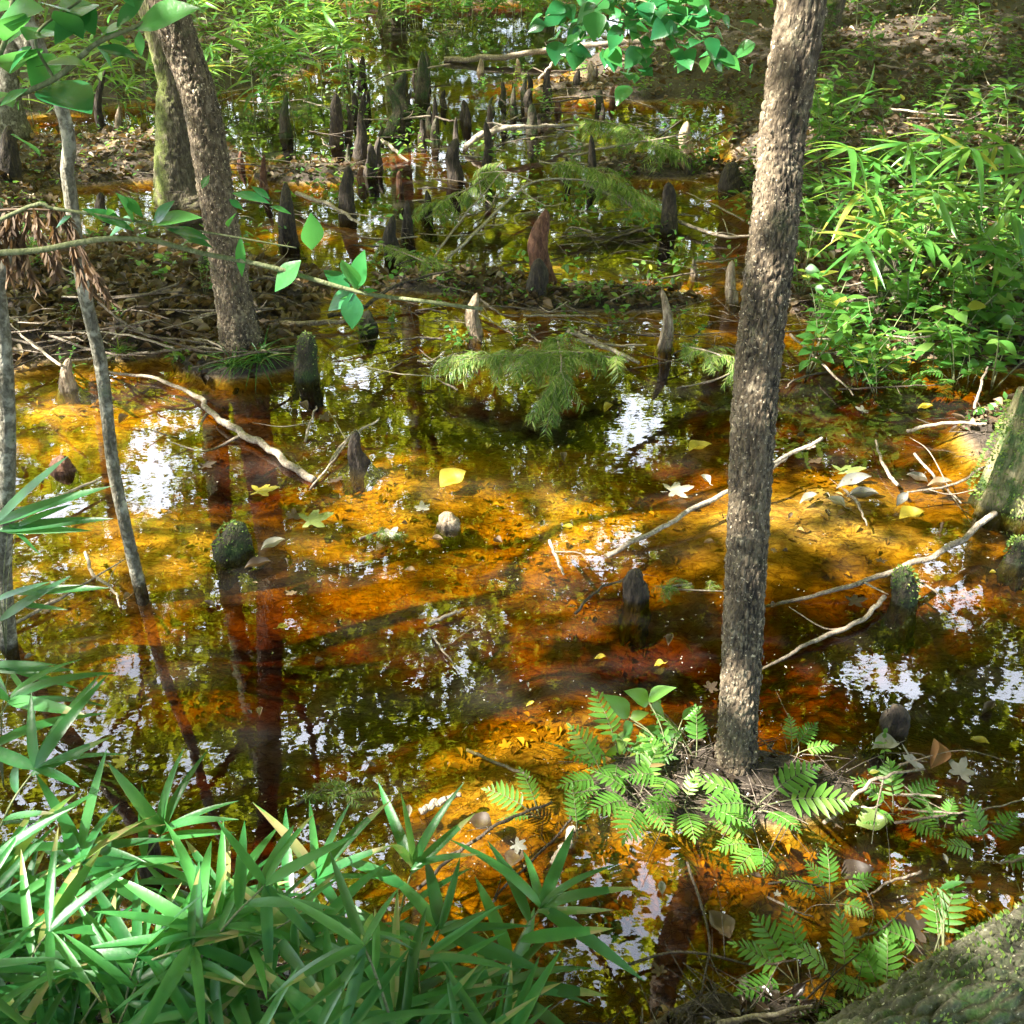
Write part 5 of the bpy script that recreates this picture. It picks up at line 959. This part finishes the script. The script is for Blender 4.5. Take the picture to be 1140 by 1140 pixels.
for a in [(758, 546, 34, 10, 'l', 'pale', 'large glaring white leaf left of the rough-barked trunk', .012, .3), (785, 535, 20, 120, 'o', 'pale', 'smaller white leaf touching the large glaring one'), (355, 578, 40, 20, 'l', 'greenfloat', 'pale green lobed leaf floating left of centre'), (437, 593, 22, 60, 'l', 'pale', 'small white lobed leaf floating above the yellow-green spray'),
          (470, 564, 18, 100, 'l', 'pale', 'small white leaf left of the lumpy grey knee'), (297, 546, 34, 10, 'l', 'yellow', 'yellow-green maple-shaped leaf above the craggy knee'), (305, 610, 34, 20, 'b', 'pale', 'pale tan leaf right of the craggy knee'), (288, 631, 36, 10, 'b', 'dead', 'tan leaf just below the craggy knee'),
          (315, 700, 16, 0, 'o', 'yellow', 'small cream leaf alone on dark water left of centre'), (505, 536, 42, 40, 'h', 'yellow', 'large yellow leaf sunk in the centre shallows', -.02), (972, 918, 44, 0, 'h', 'greenfloat', 'large green leaf with pale blotches at lower right', .02), (985, 832, 40, 200, 'h', 'greyleaf', 'big grey curled leaf behind the fern row', .03, .4),
          (1010, 845, 34, 120, 'l', 'greyleaf', 'grey crumpled leaf lying against the brown one', .03, .4), (1033, 842, 42, 80, 'c', 'brown', 'shiny curled brown leaf standing on edge', .03, .5), (1070, 856, 30, 60, 'l', 'greyleaf', 'ragged grey leaf right of the curled brown one', .02, .4), (1090, 827, 26, 170, 'b', 'yellow', 'yellow leaf at the water edge far right'),
          (950, 543, 46, 5, 'b', 'greyleaf', 'long grey-brown leaf, uppermost of the floating grey cluster'), (960, 556, 40, -15, 'b', 'greyleaf', 'long grey leaf in the middle of the floating grey cluster'), (930, 562, 26, 150, 'o', 'pale', 'pale leaf at left of the floating grey cluster'), (1004, 560, 24, 40, 'o', 'greyleaf', 'curled whitish leaf right of the floating grey cluster', .01, .4),
          (900, 557, 30, 30, 'b', 'pale', 'cream leaf left of the grey cluster near the trunk'), (1020, 536, 30, 170, 'b', 'greyleaf', 'grey leaf above the curled whitish one'), (1046, 541, 32, 0, 'b', 'dead', 'yellowish tan leaf below the broken stump'), (948, 525, 36, 0, 'l', 'greenfloat', 'speckled green leaf above the grey cluster'), (1015, 576, 34, 10, 'h', 'yellow', 'round orange leaf below the curled whitish one', -.01),
          (780, 500, 34, 20, 'h', 'yellow', 'yellow leaf behind the glaring white leaf', -.01), (955, 670, 24, 0, 'l', 'dead', 'tan leaf under the long curved branch'), (533, 918, 34, 170, 'h', 'dead', 'tan leaf in the sandy shallows by the cane tips', -.015), (575, 955, 34, 60, 'h', 'dead', 'brown leaf in the sandy shallows nearer the hummock', -.015), (800, 1030, 44, 120, 'h', 'dead', 'dull brown leaf at the bottom near the dark litter', .01),
          (955, 975, 46, 10, 'h', 'dead', 'flat tan leaf in the shallows beside the pale fern', -.01), (1010, 1032, 40, 160, 'l', 'dead', 'tan leaf between the bottom ferns and log fern', .01), (455, 905, 20, 90, 'o', 'pale', 'small pale leaf at the end of the short tan stick'), (1100, 790, 30, 40, 'b', 'dead', 'orange-brown leaf near the right border'), (1030, 455, 20, 0, 'b', 'yellow', 'lime leaf on dark water above the white curved stick'),
          (970, 425, 24, 0, 'o', 'greenfloat', 'olive leaf at the right bank edge'), (12, 1043, 46, 180, 'b', 'pale', 'dry cream leaf caught on the cane in the lower left corner', .3)]:
    fleaf(*a)
for k in range(80):
    px, py = (rng.uniform(20, 1120), rng.uniform(450, 860)) if k < 55 else (rng.uniform(560, 1120), rng.uniform(880, 1120)); p = G(px, py)
    fleaf(px, py, rng.uniform(8, 20), rng.uniform(0, 360), 'oblc'[int(rng.integers(4))], ['dead', 'yellow', 'sunk', 'dead', 'greyleaf', 'dead'][int(rng.integers(6))], 'small fallen leaf adrift on the open water', max(.004, Hs(p[0], p[1]) + .006), group='small leaves scattered on the water')
# ------------------------------------------------------------------ uncountable litter
def view_pts(n, box=(-200, -10, 1340, 1320), bias=1.0):
    px = rng.uniform(box[0], box[2], n); py = rng.uniform(box[1], box[3], n)
    r = (px - 570) / F; u = (570 - py) / F; dz = -sP + u * cP; t = -CAM_H / dz; return np.stack([r * t, (cP + u * sP) * t], 1)
def scatter(name, m, n, tmpl, size, lift=(0, .015), flat=.35, cond=None, box=(-200, -10, 1340, 1320), wide=1., zmin=-9):
    q = view_pts(n, box); h = H(q[:, 0], q[:, 1])
    if cond is not None: k = cond(q[:, 0], q[:, 1], h); q, h = q[k], h[k]
    h = np.maximum(h, zmin)
    n = len(q); a = rng.uniform(0, 6.28, n); mb = MB(); which = rng.integers(0, len(tmpl), n); d = np.stack([np.cos(a), np.sin(a), rng.normal(0, flat * .6, n)], 1); up = np.stack([rng.normal(0, flat, n), rng.normal(0, flat, n), np.ones(n)], 1)
    pos = np.stack([q[:, 0], q[:, 1], h + rng.uniform(*lift, n)], 1); s = rng.uniform(*size, n)
    for j, (tv, tf) in enumerate(tmpl):
        w_ = which == j; inst(mb, tv, tf, pos[w_], basis(d[w_], up[w_]), np.stack([s[w_], s[w_] * wide, s[w_]], 1))
    return tag(mb.build(name, M[m]), kind='stuff')
BAR = (np.array([[0, -.5, 0], [0, .5, 0], [0, 0, .8], [.5, -.4, .9], [.5, .4, .9], [.5, 0, 1.5], [1, -.2, 0], [1, .2, 0], [1, 0, .5]]), np.array([[0, 3, 4, 1], [1, 4, 5, 2], [2, 5, 3, 0], [3, 6, 7, 4], [4, 7, 8, 5], [5, 8, 6, 3]]))
def bars(name, m, n, length, width, cond=None, box=(-200, -10, 1340, 1320), lift=(0, .03), zmin=-9):
    q = view_pts(n, box); h = H(q[:, 0], q[:, 1])
    if cond is not None: k = cond(q[:, 0], q[:, 1], h); q, h = q[k], h[k]
    h = np.maximum(h, zmin)
    n = len(q); a = rng.normal(0, 1.0, n) + np.where(rng.random(n) < .5, math.pi, 0); mb = MB(); d = np.stack([np.cos(a), np.sin(a), rng.normal(0, .12, n)], 1); s = rng.uniform(*length, n); ww = rng.uniform(*width, n)
    inst(mb, BAR[0], BAR[1], np.stack([q[:, 0], q[:, 1], h + rng.uniform(*lift, n)], 1), basis(d, np.repeat([[0, 0, 1.]], n, 0)), np.stack([s, ww, ww], 1)); return tag(mb.build(name, M[m]), kind='stuff')
dry = lambda x, y, h: h > -.02
wet = lambda x, y, h: h < -.012
CLUMP = lambda x, y: fbm(x * 2.2, y * 2.8, s=68, o=3) > .5
FLT = [FL['o'], FL['b'], CURL, LOBED]
M['wetleaf'] = leaf_mat('wet_leaf', [(0, (.012, .009, .007)), (.6, (.035, .025, .018)), (.93, (.09, .06, .04)), (1, (.3, .22, .15))], .08, .22, (.3, .15, .05))
scatter('bank_leaf_litter', 'dead', 42000, FLT, (.03, .085), (0, .03), .4, lambda x, y, h: (h > -.02) & (y > 4.2), (-200, -10, 1340, 480))
scatter('wet_leaf_litter', 'wetleaf', 9000, FLT, (.015, .05), (0, .012), .35, lambda x, y, h: (h > -.03) & (y <= 4.2))

bars('twig_litter', 'twig_mid', 9000, (.04, .22), (.0015, .005), dry)
bars('dark_twig_litter', 'twig_dark', 5000, (.05, .3), (.002, .007), dry)
M['sunkleaf'] = leaf_mat('sunken_leaf', [(0, (.2, .11, .05)), (.5, (.4, .26, .12)), (1, (.62, .48, .26))], .1, .7, (.5, .3, .08))
bars('sunken_needle_litter', 'twig', 42000, (.015, .09), (.0008, .0022), wet, lift=(0, .012))
scatter('sunken_leaf_litter', 'sunkleaf', 20000, FLT, (.01, .045), (0, .006), .12, lambda x, y, h: (h < -.012) & CLUMP(x, y))
scatter('ground_cover', 'seedling', 24000, [OVATE, BROAD, LEAFLET], (.02, .06), (.005, .07), .6, lambda x, y, h: (h > -.015) & (fbm(x * 1.5, y * 1.5, s=60) > .44) & (y > 4.2), (-200, -10, 1340, 480))
bars('twig_tangle', 'twig_mid', 2600, (.08, .45), (.002, .005), lambda x, y, h: (h < -.01) & (y > 5.2) & (fbm(x * 1.3, y * 1.3, s=83) > .47), (100, 30, 900, 440), (.0, .12), zmin=0)
scatter('emergent_greenery', 'seedling', 9000, [OVATE, BROAD, LEAFLET], (.025, .07), (.01, .16), .7, lambda x, y, h: (h < -.01) & (y > 6.2) & (fbm(x * 1.6 + 9, y * 1.6, s=84) > .56), (100, 10, 900, 330), zmin=0)
# small pale specks scattered on the surface
q = view_pts(5200, (-150, 180, 1290, 1250)); h = H(q[:, 0], q[:, 1]); k = (h < -.004) & (fbm(q[:, 0] * 2.5, q[:, 1] * 2.5, s=65, o=3) > .44); q = q[k]; n = len(q); mb = MB()
a = rng.uniform(0, 6.28, n); inst(mb, DIA[0], DIA[1], np.stack([q[:, 0], q[:, 1], np.full(n, .0015)], 1), basis(np.stack([np.cos(a), np.sin(a), np.zeros(n)], 1), np.repeat([[0, 0, 1.]], n, 0)), rng.uniform(.002, .008, n) * (1 + (rng.random(n) > .93)))
tag(mb.build('floating_specks', M['pale']), kind='stuff')
# ------------------------------------------------------------------ labels of the look-alikes: by look, then by the landmark beside them
LM = [(270, 410, 'the leaning tree foot'), (77, 425, 'the pale sunlit knee'), (95, 330, 'the thin bent sapling'), (341, 405, 'the mossy knee by the grass tufts'), (225, 310, 'the rounded knee behind the leaning tree'), (195, 200, 'the moss-sided trunk'),
      (20, 290, 'the withered hanging spray'), (985, 320, 'the big moss-covered knee'), (860, 300, 'the rough-barked trunk'), (1031, 70, 'the lone knee on the right bank'), (1060, 137, 'the long pale log'), (1110, 450, 'the broken stump'), (608, 275, 'the tall reddish knee'),
      (531, 350, 'the pale upright knee'), (740, 350, 'the knee with whitish side'), (670, 385, 'the sunlit bleached stick'), (470, 85, 'the tallest mossy knee'), (585, 142, 'the arched bleached branch'), (385, 140, 'the left knee clump'), (319, 130, 'the cane-ringed knee'),
      (117, 115, 'the tall thin knee'), (600, 55, 'the long far branch'), (508, 175, 'the smooth dark knee'), (744, 230, 'the dark knee left of the rough trunk'), (437, 15, 'the far trunk foot'), (927, 50, 'the pale far trunk'), (1050, 225, 'the arching cane clump'), (715, 880, 'the ferny hummock'),
      (1033, 842, 'the curled brown leaf'), (1060, 1090, 'the mossy log'), (708, 655, 'the black rounded knee'), (258, 605, 'the low craggy knee'), (500, 580, 'the lumpy grey knee'), (400, 510, 'the flared knee'), (960, 550, 'the grey leaf cluster'), (1008, 660, 'the squat mossy knee'),
      (388, 215, 'the column-like knee'), (322, 240, 'the stout dark knee'), (438, 262, 'the slanting knee row'), (765, 150, 'the pale-tipped knee'), (440, 170, 'the short bleached stick'), (245, 60, 'the leaning trunk'), (10, 180, 'the broad dark knee at the border'),
      (180, 930, 'the upright leaf fan'), (352, 980, 'the tallest pointed fan'), (460, 970, 'the four-leaved fan'), (602, 1010, 'the rightmost fan'), (20, 1050, 'the lower left corner'), (250, 1010, 'the sun-flecked broad blade'), (380, 1110, 'the bottom edge'), (840, 1010, 'the dull shallows below the trunk'),
      (1110, 930, 'the end of the fern row'), (300, 810, 'the dark water above the canes'), (560, 750, 'the shallows left of the hummock'), (150, 650, 'the foot of the thin sapling'), (950, 740, 'the dark water right of the trunk'), (1120, 330, 'the right border'), (820, 20, 'the swollen far trunk')]
NOUN = {'cypress knee': 'dark stubby knee', 'stick': 'stick', 'cane': 'cane', 'plant': 'small green plant', 'leaf': 'fallen leaf', 'grass': 'grass tuft'}
cnt = {}
for o in scene.objects:
    if o.parent is None and 'label' in o: cnt.setdefault(o['label'], []).append(o)
for lab, obs in cnt.items():
    if len(obs) < 3 or obs[0]['category'] not in NOUN: continue
    ext = []
    for o in obs:
        ms = [c for c in o.children if c.type == 'MESH'] or [o]
        pts = np.array([list(v.co) for v in list(ms[0].data.vertices)[::5]]); ext.append(float(np.ptp(pts, axis=0).max()) * o.scale[0] / (1 if obs[0]['category'] != 'stick' else 1))
    q1, q2 = np.quantile(ext, [.33, .67])
    for o, e in zip(obs, ext):
        c0 = o.children[0] if len(o.children) else o; bc = np.array([list(b) for b in c0.bound_box]).mean(0) * o.scale[0]; p_ = (np.array(o.location) + (bc if not (o.rotation_euler.z) else [0, 0, bc[2]]))[None]
        px, py = project(p_); px, py = float(px[0]), float(py[0])
        d = sorted(((px - a) ** 2 + ((py - b) * 1.4) ** 2, a, b, t) for a, b, t in LM)[0]; dx, dy = px - d[1], (py - d[2]) * 1.4
        rel = ('right of' if dx > 0 else 'left of') if abs(dx) > abs(dy) else ('in front of' if dy > 0 else 'beyond'); r_ = math.hypot(dx, dy); near = 'just ' if r_ < 28 else ('well ' if r_ > 90 else '')
        size = 'short' if e < q1 else ('long' if e > q2 else 'middling')
        if obs[0]['category'] in ('plant', 'leaf'): size = 'tiny' if e < q1 else ('larger' if e > q2 else 'mid-sized')
        mn = c0.data.materials[0].name if c0.type == 'MESH' else ''
        tone = {'twig_wood': 'grey', 'twig_dark': 'blackish', 'twig_mid': 'brown', 'twig_pale': 'bleached', 'dead_leaf': 'brown', 'yellow_leaf': 'yellow', 'grey_leaf': 'grey'}.get(mn, '')
        o['label'] = ' '.join(f"{size} {tone} {NOUN[o['category']]} {near}{rel} {d[3]}".split())
ORD = ['', 'leftmost', 'second', 'third', 'fourth', 'fifth', 'sixth', 'seventh', 'eighth', 'ninth', 'tenth', 'eleventh', 'twelfth', 'thirteenth', 'fourteenth', 'fifteenth', 'sixteenth', 'seventeenth', 'eighteenth', 'nineteenth', 'twentieth']
cnt = {}
for o in scene.objects:
    if o.parent is None and 'label' in o and o.get('category') in NOUN:
        w_ = o['label'].replace('just ', '').replace('well ', '').replace('mid-sized small', 'mid-sized').replace('larger small', 'larger').replace('tiny small', 'tiny')
        cnt.setdefault(w_, []).append(o)
for lab, obs in cnt.items():
    if len(obs) < 2 or 'beyond the picture' in lab: continue
    px = project(np.array([list(o.location) for o in obs]))[0]; order = np.argsort(px)
    for n_, i_ in enumerate(order):
        w_ = lab
        if len(w_.split()) > 11: w_ = w_.replace('the ', '')
        obs[i_]['label'] = w_ + (', leftmost there' if n_ == 0 else f', {ORD[min(n_ + 1, 20)]} from the left')
